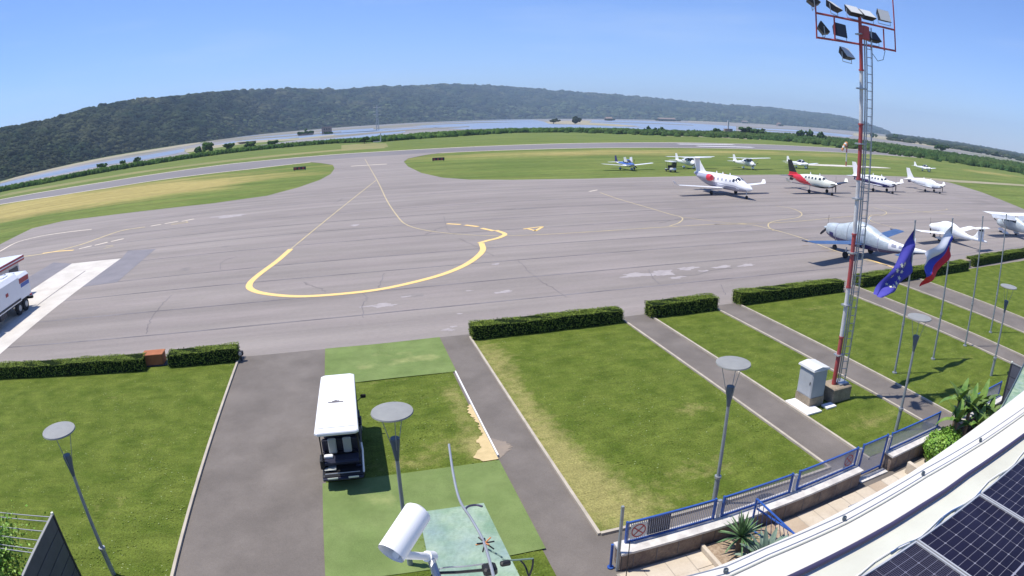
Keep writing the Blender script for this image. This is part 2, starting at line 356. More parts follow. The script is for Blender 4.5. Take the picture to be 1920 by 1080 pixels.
# ---------------------------------------------------------------- far land: ground, salt pans, water, wooded ridge
HB = [(-60, 520), (-40, 560), (-32, 600), (-27, 680), (-21, 880), (-16, 1000), (-13, 1100), (-11, 1200), (-7, 1550), (0, 1900), (8, 2400), (16, 3000), (45, 3500), (55, 4000)]
SK = [(-60, 3.3), (-40, 3.45), (-31.8, 3.51), (-26.4, 3.47), (-23.2, 3.83), (-19.4, 4.0), (-16.2, 3.89), (-14.7, 3.86), (-11.2, 3.83), (-7.3, 3.72), (-3.4, 3.42), (0.4, 3.12), (3.3, 3.2), (8.2, 3.19), (11.6, 3.13), (16, 2.79), (19.8, 2.41), (23.7, 2.16), (27.6, 1.87), (32, 1.54), (35.4, 1.38), (39.3, 1.34), (42.2, 1.19), (45.1, 1.08), (47.1, .96), (48.6, .54), (49.9, .24), (50.6, .05)]
def d0(a): return np.interp(a, [q[0] for q in HB], [q[1] for q in HB])
def d1(a): return d0(a) * 1.32 + 170
def zr(a): return np.maximum(10 + d1(a) * np.tan(np.radians(np.interp(a, [q[0] for q in SK], [q[1] for q in SK]) - .16)), 1)
def prof(t): return np.where(t < 1, np.clip(t, 0, 1) ** .85, 1 - .25 * (t - 1))
def hill_pt(a, t):
    D = d0(a) + (d1(a) - d0(a)) * t; wob = .035 * np.sin(a * .9 + t * 5) + .03 * np.sin(a * 2.3 - t * 8)
    z = zr(a) * (prof(t) + wob * np.clip(t * (1.05 - t) * 4, 0, 1)) - .5
    ra = np.radians(a); return np.stack([D * np.sin(ra), D * np.cos(ra), z], -1)
AA, TT = np.meshgrid(np.linspace(-58, 50.6, 330), np.concatenate([np.linspace(-.02, 1, 26), [1.15, 1.5, 2.2]]))
hv = hill_pt(AA.ravel(), TT.ravel()); ni, nj = AA.shape; ii = np.arange(ni * nj).reshape(ni, nj)
struct(np_mesh('hills', hv, np.stack([ii[:-1, :-1].ravel(), ii[:-1, 1:].ravel(), ii[1:, 1:].ravel(), ii[1:, :-1].ravel()], 1), M['hill'], smooth=True))
n = 30000
a = rng.uniform(-56, 50.3, n); t = rng.uniform(0.0, 1.05, n); P = hill_pt(a, t)
D = np.hypot(P[:, 0], P[:, 1]); near = np.clip(600 / D, 0, 1)
thin = rng.uniform(0, 1, n) > np.where((a > -10) & (t < .35), .45 * (1 - t / .35), 0)
s = D * rng.uniform(.0016, .0044, n) * np.where(rng.uniform(0, 1, n) > .93, 1.5, 1); s = np.minimum(s, 5 + .004 * D)
P[:, 2] += s * .15
low = thin & (a > -12) & (a < 40) & (t < .30 + .12 * np.sin(a * .35) + .06 * np.sin(a * 1.3)) & (rng.uniform(0, 1, n) > .25)
thin = thin & ~low
stuff(blobs('slope_scrub', P[low], s[low] * .95, s[low] * .5, M['slope'], rng, rough=.35), 'lighter olive green scrub on the lower slope of the central ridge', 'scrub')
stuff(blobs('woodland', P[thin], s[thin] * 1.25, s[thin] * .85, M['crown'], rng, rough=.35), 'dense dark green woodland covering the long ridge across the water', 'woodland')

struct(MB().poly([(6800 * math.cos(i * PI / 24), 6800 * math.sin(i * PI / 24)) for i in range(48)], -.30).build('ground', M['ground']))
# mud flats and pans between the levee and the ridge
struct(MB().poly([(-345.13,550.64,-0.22),(-282.57,634.02,-0.22),(-182.95,621.18,-0.22),(-194.89,1056.12,-0.22),(-45.77,1587.23,-0.22),(242.11,2246.49,-0.22),(761.33,2670.31,-0.22),(1299.7,2484.39,-0.22),(1508.18,1842.84,-0.22),(2006.7,1861.49,-0.22),(611.27,528.42,-0.22),(294.69,324.29,-0.22),(270.41,376.12,-0.22),(193,368.78,-0.22),(120.85,398.42,-0.22),(34.98,327.5,-0.22),(-8.51,280.24,-0.22),(-47.61,255.11,-0.22),(-104.13,263.65,-0.22),(-158.11,251.21,-0.22)]).build('salt_pans', M['flat']))
wl = [[(-259.9,414.22,-0.17),(-236.65,430.25,-0.17),(-217.72,465.02,-0.17),(-194.37,494.25,-0.17),(-165.19,526.43,-0.17),(-151.42,599.37,-0.17),(-125.9,526.64,-0.17),(-117.68,440.89,-0.17),(-128.55,385.21,-0.17),(-155.37,394.61,-0.17),(-172.75,359.88,-0.17),(-215.62,343.33,-0.17)],
      [(123.72,1149.58,-0.17),(389.86,2313.23,-0.17),(739.26,3205.96,-0.17),(728.61,2260.49,-0.17),(388.69,1120.44,-0.17),(285.7,792.95,-0.17),(304.99,648.64,-0.17),(298.93,553.97,-0.17),(337.86,540.58,-0.17),(409.84,556.16,-0.17),(333.59,452.62,-0.17),(253.81,485.04,-0.17),(204.64,553.2,-0.17),(145.52,546.03,-0.17),(116.31,571.66,-0.17)],
      [(713.6,1682.11,-0.17),(946.01,1885.63,-0.17),(835.43,1416.16,-0.17),(683.15,927.3,-0.17),(409.84,556.16,-0.17),(337.86,540.58,-0.17),(298.93,553.97,-0.17),(330.75,659.19,-0.17),(381.58,910.26,-0.17)],
      [(-126.28,622.8,-0.17),(-122.05,730.2,-0.17),(-74,758.21,-0.17),(-14.8,714.99,-0.17),(40.88,730.13,-0.17),(88.99,827.84,-0.17),(130.76,777.01,-0.17),(73.49,684.2,-0.17),(28.56,603.38,-0.17),(-16.75,569.61,-0.17),(-51.57,526.57,-0.17)],
      [(-36.08,366.55,-0.17),(-12.93,435.5,-0.17),(19.9,514.61,-0.17),(64.16,597.76,-0.17),(58.24,542.89,-0.17),(19.49,414.65,-0.17),(-10.56,352.49,-0.17),(-26.15,320.93,-0.17)],
      [(-286.41,1718.6,-0.17),(-118.45,1217.08,-0.17),(-71.33,1130.89,-0.17),(-44.17,807.28,-0.17),(-78.93,809.05,-0.17),(-152.5,964.24,-0.17)],
      [(590.22,773.22,-0.17),(817.46,900.43,-0.17),(786.2,729.02,-0.17),(580.22,547.3,-0.17),(512.16,563.97,-0.17),(409.4,536.22,-0.17)],
      [(-31.36,1082.12,-0.17),(48.24,1013.15,-0.17),(123.72,1149.58,-0.17),(38.49,687.99,-0.17),(-20.54,702.75,-0.17)]]
for q in wl: struct(MB().poly(q).build('water', M['water']))
bk = [[(-297.57,474.54,-0.12),(-316.18,542.02,-0.12),(-304.83,636.62,-0.12),(-300.67,765.76,-0.12),(-262.48,892.36,-0.12),(-254.48,1028.07,-0.12),(-263.58,1177.74,-0.12),(-196.21,875.95,-0.12),(-189.47,764.7,-0.12),(-202,686.16,-0.12),(-238.4,606.72,-0.12),(-249.58,520.87,-0.12),(-270.29,463.08,-0.12),(-263.55,420.07,-0.12)],
      [(-143.54,568.04,-0.12),(-113.95,616.06,-0.12),(-82.05,619.96,-0.12),(-71.13,536.82,-0.12),(-90.8,490.16,-0.12),(-107.45,432.4,-0.12)],
      [(425.24,1246.32,-0.12),(663.9,1662.51,-0.12),(668.97,1558.43,-0.12),(419.45,988.77,-0.12),(384.66,818.11,-0.12),(337.93,645.85,-0.12),(293.75,611.16,-0.12),(310.52,777.64,-0.12),(299.83,854.92,-0.12)],
      [(-114.55,685.13,-0.12),(-36.02,566.83,-0.12),(-2.35,623.59,-0.12),(-4.45,547.46,-0.12),(-31.61,496.43,-0.12),(-84.62,533.28,-0.12)],
      [(1800.34,2881.76,-0.12),(2986.65,3914.19,-0.12),(3190.69,3171.7,-0.12),(1839.99,1828.85,-0.12),(1643.53,2153.78,-0.12),(1190.37,1905.3,-0.12)],
      [(1379.82,1279.84,-0.12),(1308.41,1092.29,-0.12),(971.22,674.24,-0.12),(955.46,552.55,-0.12),(660.81,458.58,-0.12),(717.44,598.72,-0.12),(782.33,725.44,-0.12)]]
for q in bk: struct(MB().poly(q).build('river_bank', M['bank']))
struct(MB().poly([(-436.7,612.67,-0.15),(-427.49,682.48,-0.15),(-402.55,802.93,-0.15),(-524.77,1338.04,-0.15),(-554.53,1887.98,-0.15),(-575.7,2575.82,-0.15),(-324.6,1850.28,-0.15),(-212.29,947.95,-0.15),(-228.97,778.09,-0.15),(-266.72,679.03,-0.15),(-270.12,538.17,-0.15),(-274.8,438.08,-0.15)]).build('marsh_meadow', M['field']))
struct(MB().poly([(-125.94,498.05,-0.14),(-99.02,534.85,-0.14),(-65.39,568.11,-0.14),(-37.85,596.13,-0.14),(-31.68,497.41,-0.14),(-51.09,442.69,-0.14),(-70.89,381.87,-0.14),(-84.92,354.21,-0.14)]).build('marsh_meadow', M['field']))
for q in ([(-15.92,540.64,-0.11),(35.18,629.44,-0.11),(100.88,710.12,-0.11),(162.23,763.52,-0.11),(147.53,694.47,-0.11),(89.91,633.18,-0.11),(31.01,555.65,-0.11),(-14.08,476.04,-0.11)], [(58.75,1046.17,-0.11),(196.55,1381.5,-0.11),(326.52,1416.55,-0.11),(357.45,1177.52,-0.11),(275.46,1195.21,-0.11),(158.92,1117.41,-0.11),(48.06,857.04,-0.11)], [(-148.12,886.98,-0.11),(-50.01,790.45,-0.11),(4.11,833.83,-0.11),(3.68,754.65,-0.11),(-44.25,698.3,-0.11),(-125.1,748.55,-0.11)], [(512.22,1207.44,-0.11),(562.15,1074.47,-0.11),(559.35,878.46,-0.11),(522.85,821.12,-0.11),(500.67,956.95,-0.11),(460.97,1086.63,-0.11)], [(491.73,667.36,-0.11),(592.91,675.82,-0.11),(659.3,632.82,-0.11),(533.64,608.22,-0.11),(445.62,604.75,-0.11)]):
    struct(MB().poly(q).build('mud_bank', M['marsh']))
struct(MB().poly([(-234.97,1161.73,-0.14),(-169.28,1283.95,-0.14),(-38.02,1315.66,-0.14),(103.82,1415.37,-0.14),(327.13,2047.48,-0.14),(576.82,2501.7,-0.14),(626,1942.18,-0.14),(434.93,1886.57,-0.14),(242.17,1516.22,-0.14),(79.87,1090.14,-0.14),(-28.73,989.87,-0.14),(-123.42,934.85,-0.14),(-169.59,837.56,-0.14)]).build('shore_meadow', M['marsh']))
wl2 = [[(557.26,386.64,-0.17),(603.93,387.36,-0.17),(593.82,335.81,-0.17),(590.92,301.55,-0.17),(450.31,254.51,-0.17),(451.3,289.32,-0.17)], [(608.28,525.84,-0.17),(679.55,527.64,-0.17),(664.07,460.85,-0.17),(506.07,392.81,-0.17)]]
for q in wl2: struct(MB().poly(q).build('salt_pan_water', M['flat']))

# reed levee beyond the runway and scrub to the right
def along(pts, n, wid, zj=0):
    P = np.array(pts, float); L = np.r_[0, np.cumsum(np.hypot(*np.diff(P, axis=0).T))]; u = rng.uniform(0, L[-1], n)
    return np.stack([np.interp(u, L, P[:, 0]) + rng.normal(0, wid, n), np.interp(u, L, P[:, 1]) + rng.normal(0, wid, n), np.full(n, zj)], 1)
lev = [(-258.42,291.04),(-165.89,263.73),(-129.73,257.42),(-107.86,273.24),(-86.17,291.16),(-63.79,312.92),(-38,327.95),(-0.63,338.51),(23.27,321.4)]
P = along(lev, 12000, 2.4); stuff(blobs('reed_levee', P, rng.uniform(.45, 1.1, len(P)), rng.uniform(.8, 1.9, len(P)) , M['reed'], rng, rough=.4), 'long dark green bank of reeds running beside the far edge of the runway', 'reeds')
lev2 = [(22.06,323.88),(56.03,352.25),(114.7,402.79),(163.84,390.85),(188.84,360.84)]
P = along(lev2, 4500, 5); stuff(blobs('reed_bank', P, rng.uniform(1, 2.4, len(P)), rng.uniform(1.2, 2.4, len(P)), M['reed'], rng, rough=.4), 'low dark green reed bank between the bright meadow and the blue water', 'reeds')
P = np.concatenate([along([(184.42,359.8),(211.64,332.18),(254.03,332.57),(269.18,296.19),(292.42,270.83),(281.94,218.58),(294.88,188.84),(452.42,184.65)], 13000, 15), along([(276.57,375.19),(350.81,386.16),(363.81,337.08),(353.38,274.13),(354.29,227),(558.13,227.94)], 9000, 17)])
stuff(blobs('scrub_belt', P, rng.uniform(.9, 2.2, len(P)), rng.uniform(.8, 2.2, len(P)), M['scrub'], rng, rough=.4), 'wide belt of green scrub beyond the right half of the runway', 'scrub')
P = np.stack([(lambda A, D: (D * np.sin(A), D * np.cos(A), 0))(math.radians(rng.uniform(50.5, 74)), rng.uniform(900, 3600)) for _ in range(2600)])
P[:, 2] = 0; s_ = np.hypot(P[:, 0], P[:, 1]) * rng.uniform(.0012, .0032, len(P))
stuff(blobs('far_woodland', P, s_ * 2.2, s_, M['crown'], rng, rough=.4), 'faint dark line of far trees along the flat horizon on the right', 'woodland')

def bush(loc, r, h, label, name='bush', cat='bush', group='bushes on the river bank', m='scrub', trunk=True, n=16):
    if group == 'bushes beyond the runway': r, h = r * .62, h * .68
    o = thing(name, label, cat, (*loc, 0) if len(loc) == 2 else loc, 0, group)
    q = rng.normal(0, .42, (n, 3)); P = np.stack([q[:, 0] * r, q[:, 1] * r, h * .58 + q[:, 2] * h * .45], 1); P[:, 2] = np.clip(P[:, 2], h * .25, h * .85)
    blobs('crown', P, r * rng.uniform(.25, .5, n), h * rng.uniform(.14, .26, n), M[m], rng, o, .4)
    if trunk: MB().tube([(0, 0, 0), (.02 * h, 0, h * .35), (0, .03 * h, h * .6)], [r * .1, r * .07, r * .04], 6).build('trunk', M['bark'], o)
    return o
for q, r, h, l in [((-30.93,821.68), 9, 9, None)][:0]: pass
G_B = 'bushes beyond the runway'
for q, r, h, l in [((-127.22,316.06), 4.2, 4.2, 'dark round bush on the far left stretch of the reed bank'), ((-111.47,308.04), 2.2, 4.4, 'first of two pale feathery bushes beside the long water strip'), ((-107.35,319.42), 3.6, 5.0, 'second of two pale feathery bushes beside the long water strip'),
                   ((-76.86,335.76), 3.4, 7.0, 'tall bushy shrub left of the pale sandy gap in the reed bank'), ((-74.55,353.72), 6, 8.2, 'tallest dark shrub at the right end of the long water strip'), ((-64.5,364.74), 5, 6.0, 'broad grey green shrub standing on the reed bank right of the tallest one'), ((-53.47,377.43), 6, 5.6, 'wide shrub on the reed bank left of the stone ruin'), ((-42.21,394.76), 5, 4.4, 'low shrub on the reed bank just below the stone ruin'),
                   ((12.11,298.09), 4, 4.5, 'dark shrub on the reed bank beside the white runway marker post')]:
    bush(q, r, h, l, group=G_B, m='reed' if h > 4 else 'scrub')
for q, r, h, l in [((203.42,376.14), 2.6, 6, 'leftmost tuft of three tall reeds against the blue water'), ((205.79,371.39), 2.6, 5, 'middle tuft of three tall reeds against the blue water'), ((208.27,366.99), 3.4, 5.6, 'rightmost tuft of three tall reeds against the blue water'),
                   ((248.33,358.74), 4, 6, 'round bush left of the white hut with the antenna'), ((283.96,371.8), 9, 9, 'broad dark bush right of the white hut with the antenna'), ((279.23,354.2), 7, 8, 'second broad bush right of the white hut'), ((322.83,355.32), 4, 9, 'pointed tree standing above the scrub left of the windsock'), ((331.06,354.5), 4, 10, 'tallest pointed tree above the scrub left of the windsock'), ((313.07,321.66), 5, 9, 'dark pointed tree above the scrub nearest the windsock'),
                   ((774.94,674.8), 10, 10, 'dark tree on the salt pans just right of the floodlight mast'), ((852.24,688.77), 8, 14, 'dark tree standing alone on the salt pan dike'), ((467.62,321.25), 9, 9, 'round tree on the scrub belt below the far pans'), ((848.83,469.77), 6, 9, 'lone tree at the far right of the salt pans')]:
    bush(q, r, h, l, group=G_B)
for q, r, h, l in [((301.2,840.43), 6, 7.5, 'small tree on the left part of the islet in the water'), ((343.4,859.97), 6.5, 10.5, 'larger dark tree on the islet in the water')]:
    bush(q, r, h, l, 'islet_tree', 'tree', 'trees on the islet', 'crown')
for q, r, h, l in [((-631.37,2336.55), 15, 14, 'big light green rounded tree standing out at the foot of the ridge'), ((-799.6,2723.48), 10, 10, 'green rounded tree left of the biggest one at the foot of the ridge')]:
    bush(q, r, h, l, 'broad_tree', 'tree', 'trees at the foot of the ridge', 'scrub', n=30)

# buildings and small structures beyond the runway
q = (-12.61,694.41); o = thing('stone_ruin', 'small roofless grey stone house standing on the salt pans', 'ruin', q)
mb = MB()
for c, d in [((0, -4, 4), (11, .8, 8)), ((-5.1, 0, 4), (.8, 7.2, 8)), ((5.1, 0, 3.6), (.8, 7.2, 7.2)), ((0, 4, 3.8), (11, .8, 7.6))]: mb.box(c, d)
mb.build('wall', M['brick'], o)
for x in (-2.6, 0, 2.6):
    for z in (2.0, 5.4): MB().box((x, -4.42, z), (1, .1, 1.6)).build('window', M['black'], o)
blobs('bush', np.array([(-2 + i * .9, -5 + rng.uniform(-1, 1), .8) for i in range(10)]), .9, 1.2, M['reed'], rng, o)
q = (-37.16,711.38); o = thing('wall_stub', 'low ruined stone wall topped with a dark bush on the salt pans', 'ruin', q)
MB().box((0, 0, .9), (17, 4, 1.8)).build('wall', M['brick'], o); blobs('bush', np.array([(rng.uniform(-8.5, 8.5), rng.uniform(-1.5, 1.5), rng.uniform(1.8, 3.6)) for _ in range(50)] + [(0, 0, 5.5), (1, 0, 6.5)]), 1.2, 1.3, M['reed'], rng, o)
q = (46.71,743.34); o = thing('lattice_pylon', 'thin dark lattice pylon rising from the pans in front of the ridge', 'pylon', q); mb = MB(); H = 30
for sx, sy in ((1, 1), (-1, 1), (-1, -1), (1, -1)): mb.tube([(sx * 1.6, sy * 1.6, 0), (sx * .3, sy * .3, H)], .28, 5)
for k in range(8):
    z0, z1 = H * k / 8, H * (k + 1) / 8; w0, w1 = 1.6 - 1.3 * k / 8, 1.6 - 1.3 * (k + 1) / 8
    mb.tube([(-w0, -w0, z0), (w1, -w1, z1)], .16, 4); mb.tube([(w0, w0, z0), (-w1, w1, z1)], .16, 4)
for z in (H * .62, H * .76, H * .9): mb.tube([(-4.5, 0, z), (4.5, 0, z)], .3, 5)
mb.build('lattice', M['galv'], o)
q = (258.84,360.66); o = thing('antenna_hut', 'small dark panelled hut with a white antenna column beyond the runway', 'hut', q)
mb = MB()
for x in (-2.6, -.9, .9, 2.6): mb.box((x, 0, 2.1), (1.1, 2.2, 4.2))
mb.build('panel', M['brick'], o); MB().box((0, .8, 2.0), (6.4, .5, 3.6)).build('back_wall', M['mast_white'], o); MB().tube([(0, 0, 0), (0, 0, 10)], .6, 8).build('antenna', M['mast_white'], o)
q0 = []
for i, (q, ln) in enumerate(zip([(2792.02,4288.9),(3050.26,4566.03),(2830.08,4129.31),(3934.34,5637.41)], ('leftmost', 'second from left', 'third from left', 'rightmost'))):
    o = thing('shed', 'pale roofed shed at the foot of the far ridge, %s of four' % ln, 'shed', q, .3, 'sheds below the far ridge')
    MB().box((0, 0, 3), (34, 14, 6)).build('wall', M['brick'], o)
    MB().add([(-18, -8, 6), (18, -8, 6), (18, 8, 6), (-18, 8, 6), (-18, 0, 14), (18, 0, 14)], [(0, 1, 5, 4), (2, 3, 4, 5), (0, 4, 3), (1, 2, 5)]).build('roof', M['pinkroof'], o)
for q, l, w_, h_ in [((1813.98,2394.03), 'dark small farmhouse with trees on the far salt pan dike', 40, 8), ((1531.89,1808.09), 'small dark ruin on the pans left of the floodlight mast', 20, 8), ((730.82,1585.8), 'pale low house on the far bank above the blue water', 26, 6), ((1097.05,1896.34), 'long dark ruined building on the far bank above the blue water', 90, 7)]:
    o = thing('bank_house', l, 'house', q, .2, 'houses on the far bank')
    MB().box((0, 0, h_ / 2), (w_ * .8, 10, h_)).build('wall', M['brick'], o)
    MB().add([(-w_ * .42, -6, h_), (w_ * .42, -6, h_), (w_ * .42, 6, h_), (-w_ * .42, 6, h_), (-w_ * .42, 0, h_ + 4), (w_ * .42, 0, h_ + 4)], [(0, 1, 5, 4), (2, 3, 4, 5), (0, 4, 3), (1, 2, 5)]).build('roof', M['brick'], o)
    blobs('bush', np.array([(rng.uniform(-w_ * .6, w_ * .6), rng.uniform(-12, -6), 3) for _ in range(14)]), w_ * .05 + 1.5, h_ * .35, M['crown'], rng, o)

# ---------------------------------------------------------------- airfield: grass, runway, apron and markings
fs = spots([(-75, 132, 60, 26, .75), (-40, 128, 26, 14, .5), (-150, 150, 80, 40, .6), (-60, 225, 120, 5, .8), (-20, 226, 30, 6, .5), (-5, 218, 14, 8, .6), (-200, 224, 80, 7, .8),
            (60, 158, 60, 14, .42), (160, 165, 120, 16, .40), (125, 119, 16, 3, .7), (230, 130, 40, 9, .55), (330, 100, 60, 20, .3), (330, 250, 90, 12, .6), (280, 262, 200, 7, .35), (165, 76, 30, 8, .25), (-12, 120, 10, 8, -.3)], 0.02)
def fs2(X, Y): return fs(X, Y) - .25 * np.exp(-((Y - 98) / 9) ** 2) * (X < 0)
struct(grid_sheet('airfield_grass', -420, 760, -160, 262, 4, -.06, M['field'], fs2))
struct(MB().poly([(-700, 184.5), (1500, 184.5 + 25), (1500, 240), (-700, 215)]).build('runway_verge', M['bank'])) if 0 else None
RN = [(-140.18,156.94),(-105.24,166.53),(-80.08,158),(-62.63,157.56),(-48.41,162.23),(-24.43,166.63),(-2.55,177.45),(15.54,175.57),(34.13,182.17),(57.1,182.84),(77.24,184.25),(98.52,184.3),(122.72,183.69),(155.5,183.1),(188.83,185.61),(237.07,187.08),(309.87,192.49),(446.54,222.32),(1015.17,354.87)]
RF = [(-166.32,186.61),(-121.91,193.25),(-95.28,188.45),(-74.7,188.46),(-57.87,194.56),(-36.03,205.02),(0.67,209.31),(18.55,208.64),(37.14,210.93),(81.14,217.74),(106.04,220.55),(137.97,224.8),(156.3,223.6),(184.23,224.72),(225.76,222.02),(281.91,222.58),(375.29,233.27),(555.27,276.61),(1618.21,566.01)]
rw = MB().poly(RN + RF[::-1], -.04).build('runway', M['runway']); struct(rw)
mb = MB(); mb.strip(RF, 1.6, -.03); mb.strip(RN, 1.2, -.03)
mb.build('edge_line', M['white_line'], rw)
mb = MB()
for q in ([(127.61,211.11),(156.32,213.38)], [(127.33,196.73),(153.49,196.54)], [(290.95,217.43),(326.72,219.08)], [(287.15,198.18),(330.2,203.06)]):
    mb.strip(q, 3.0, -.028)
mb.build('runway_marking', M['white_paint'], rw)
struct(MB().poly([(-21.05,327.69),(1.31,324.79),(22.33,308.66),(53.56,336.79),(108.82,382.15),(155.36,370.64),(179.49,342.95),(233.52,305.68),(274.47,254.18),(294.88,188.84),(555.67,193.96)] + RF[6:][::-1], -.055).build('meadow', M['field']))
struct(MB().poly([(185.01,325.98),(218.17,323.89),(244.06,308.45),(247.15,296.44),(219.36,287.11),(201.55,299.18),(173.92,306.4)], -.05).build('dirt_track', M['bank']))
struct(MB().poly(lev[:-1] + RF[:7][::-1], -.05).build('meadow', M['field']))
for q in ([(-140.51,223.06),(-108.8,215.52),(-85.78,216.79),(-66.59,224.34),(-40.5,231.02),(-15.34,236.16),(0.85,241.53),(17.39,241.61)],): MB().strip(q, 15, -.045).build('dry_strip', M['sand_grass'], struct(MB().poly([(1.15,296.21),(16.43,297.98),(21.52,284.44),(19.27,244.39),(12.87,235.13),(0.79,232.01)], -.047).build('dry_meadow', M['sand_grass'])))
# apron outline: far edge, taxiway throat up to the runway, rounded grass corners
ap = [(-49.68,77.17),(-50.54,89.94),(-45.75,93.4),(-37.21,92.35),(-27.89,91.95),(-19.36,91.97),(-11.56,95.25),(-7.15,104.42),(-3.86,115.53),(-2,127.43),(-1.31,142.06),(-1.78,155.64),(-5.3,167.29)]
ap = [(-95, 28)] + [(-80, 55)] + ap + [(-10.26,179.53),(0.51,181.81),(16.17,182.46),(34.27,185.51)] + [(24.62,175.07),(17.85,162.33),(15.49,150.59),(14.67,134.09),(15.17,115.99),(17.25,104.16),(20.73,98.62),(26.94,95.03),(38.71,92.32),(56.93,92.49),(87.09,95.39),(130.55,97.15),(133.82,88.75),(126.06,73.83),(110.98,53.91)] + [(150, 40), (150, 26.95)] + [(-95, 26.95)]
apron = struct(MB().poly(ap, -.010).build('apron', M['apron']))
struct(MB().poly([(130.55,97.15),(149.25,95.2),(199.13,97.53),(261.16,103.17),(235.66,93.01),(189.3,92.67),(141.3,90.08),(131.98,91.02)], -.02).build('side_track', M['bank']))
conc = struct(MB().poly([(-21.2,54.93),(-26.86,55.35),(-26.85,39.89),(-30.22,23.09),(-22.76,19.03),(-21.16,30.31)], .0).build('concrete_strip', M['concrete']))
MB().strip([(-23.46,40.42),(-23.46,51)], .12, .004).build('joint', M['seam'], conc)
MB().poly([(-18.5,57.93),(-21.74,58.63),(-21.13,54.9),(-21.87,44.81),(-18.09,45.21)], -.002).build('asphalt_patch', M['dark_patch'], apron)
MB().poly([(-26.86,55.35),(-30.03,57.23),(-30.12,50.94),(-29.91,44.94),(-27.04,40.2)], -.003).build('asphalt_patch', M['dark_patch'], apron)
mb = MB()
for x0_, y0_ in [(13.3,31.52),(15.21,36.11),(17.24,40.97),(19.1,45.44),(22.12,52.67),(24.7,58.83),(26.96,64.24),(29.47,70.25),(34.25,81.65)]:
    pts = [(x, y0_ + .12 * math.sin(x * .11 + y0_) + rng.normal(0, .015)) for x in np.arange(-27 if y0_ < 60 else -30, 112 if y0_ < 60 else 120, 3.0)]
    mb.strip(pts, .11 + y0_ * .0012, -.004)
mb.build('seam', M['seam'], apron)
def crack(pts, w_=.045):
    P = smooth_line(pts, 7); P = [(q.x + rng.normal(0, .04), q.y + rng.normal(0, .04)) for q in P]
    MB().strip(P, w_, -.002).build('crack', M['seam'], apron)
for q in ([(11.88,40.57),(11.67,37.28),(11.71,34.48),(11.86,32.8),(11.91,31.16)], [(0.64,31.09),(0.69,33.54),(0.99,34.53),(0.74,36.01)], [(2.43,40.28),(1.94,37.36),(1.62,36.08)], [(-2.92,39.75),(-2.6,38.95),(-1.82,37.88),(-1.4,36.86)], [(10.38,62.54),(9.38,55.3),(9.36,51.96)], [(-11.49,31.8),(-12.04,34.6),(-12.09,37.57),(-11.99,39.64)], [(9.47,50.13),(10.29,45.72),(10.62,42.64)], [(19.44,35.37),(18.73,33.69),(18.31,31.94)], [(21.9,30.45),(20.92,28.58)], [(-9.77,46.04),(-10.02,48.9),(-9.02,50.48)]): crack(q)
for _ in range(9):
    cx, cy = rng.uniform(-20, 70), rng.uniform(32, 84); a = rng.uniform(0, PI); crack([(cx + math.cos(a) * u + rng.uniform(-.3, .3), cy + math.sin(a) * u + rng.uniform(-.3, .3)) for u in (0, 1.2, 2.3, 3.5, 4.4)], .04 + cy * .0006)
for _ in range(16):
    cx, cy = rng.uniform(-22, 80), rng.uniform(30, 86); k = 24; rx, ry = rng.uniform(.4, 1.6), rng.uniform(.2, .7); ph = rng.uniform(0, 6)
    MB().poly([(cx + rx * math.cos(2 * PI * i / k) * (1 + .25 * math.sin(3 * 2 * PI * i / k + ph)) , cy + ry * math.sin(2 * PI * i / k) * rng.uniform(.8, 1.1)) for i in range(k)], -.0065 - .0001 * _).build('dark_stain', M['stain_dark'], apron)
def patch(c, rx, ry):
    k = 44; ph = rng.uniform(0, 6, 4); rr = lambda a: 1 + .22 * math.sin(2 * a + ph[0]) + .2 * math.sin(3 * a + ph[1]) + .14 * math.sin(7 * a + ph[2]) + .1 * math.sin(13 * a + ph[3]) + rng.uniform(-.07, .07)
    pts = []
    for i in range(k): a = 2 * PI * i / k; q = rr(a) * .8; pts.append((c[0] + rx * q * math.cos(a), c[1] + ry * q * math.sin(a)))
    MB().poly(pts, -.0055 + rng.uniform(0, .001)).build('pale_stain', M['stain'], apron)
for q, rx, ry in zip([(8.86,33.35),(18.2,34.3),(19.73,34.22),(22.14,34.78),(24.77,34.4),(26.77,34.26),(1.86,32.95),(0.97,33.03),(3.2,34.24),(4.56,27.88),(5.6,30.15),(4.9,28.26),(6.99,34.24),(20.19,32.92),(10.15,40.17),(-14.09,75.86),(17.36,34.16),(22.81,33.79),(1.08,60.92)], (.6, 1.3, 1.4, .9, .9, .8, .9, .5, .35, .35, .2, .2, .3, .7, .3, 3, .6, .4, .6), (.35, .6, .7, .5, .4, .4, .4, .2, .15, .25, .12, .15, .12, .3, .3, 1.2, .4, .3, .6)): patch(q, rx, ry)
def line(name, pts, w_, m='yellow_thin', z=.0, sm=6): return MB().strip(smooth_line(pts, sm) if sm else pts, w_, z).build(name, M[m], apron)
line('yellow_loop_line', [(-4.62,51.37),(-5.37,47.17),(-6.35,43.07),(-6.69,40.67),(-6.34,39.05),(-5.19,37.65),(-3.09,36.4),(-0.48,36.07),(2.13,36.4),(4.97,37.78),(7,39.39),(8.78,41.69),(10.27,44.7),(10.83,47.48)], .46, 'yellow', .002)
line('yellow_loop_line', [(10.63,47.56),(11.58,48.35),(12.69,49.13),(13.63,50.55),(13.34,52.55)], .42, 'yellow', .003, 4)
for q, rx, ry in zip([(37.35,36.99),(37.16,36.01),(37.99,32.31),(36.37,38.53)], (.9, .7, .6, .4), (.3, .2, .3, .2)):
    k = 26; MB().poly([(q[0] + rx * math.cos(2 * PI * i / k) * rng.uniform(.55, 1.1), q[1] + ry * math.sin(2 * PI * i / k) * rng.uniform(.55, 1.1)) for i in range(k)], -.003).build('oil_stain', M['dirt'], apron)
for q in ([(9.81,57.74),(10.98,56.77)], [(11.3,56.32),(12.29,55)], [(12.38,54.07),(13.1,52.37)]): line('yellow_dash', q, .42, 'yellow', .002, 0)
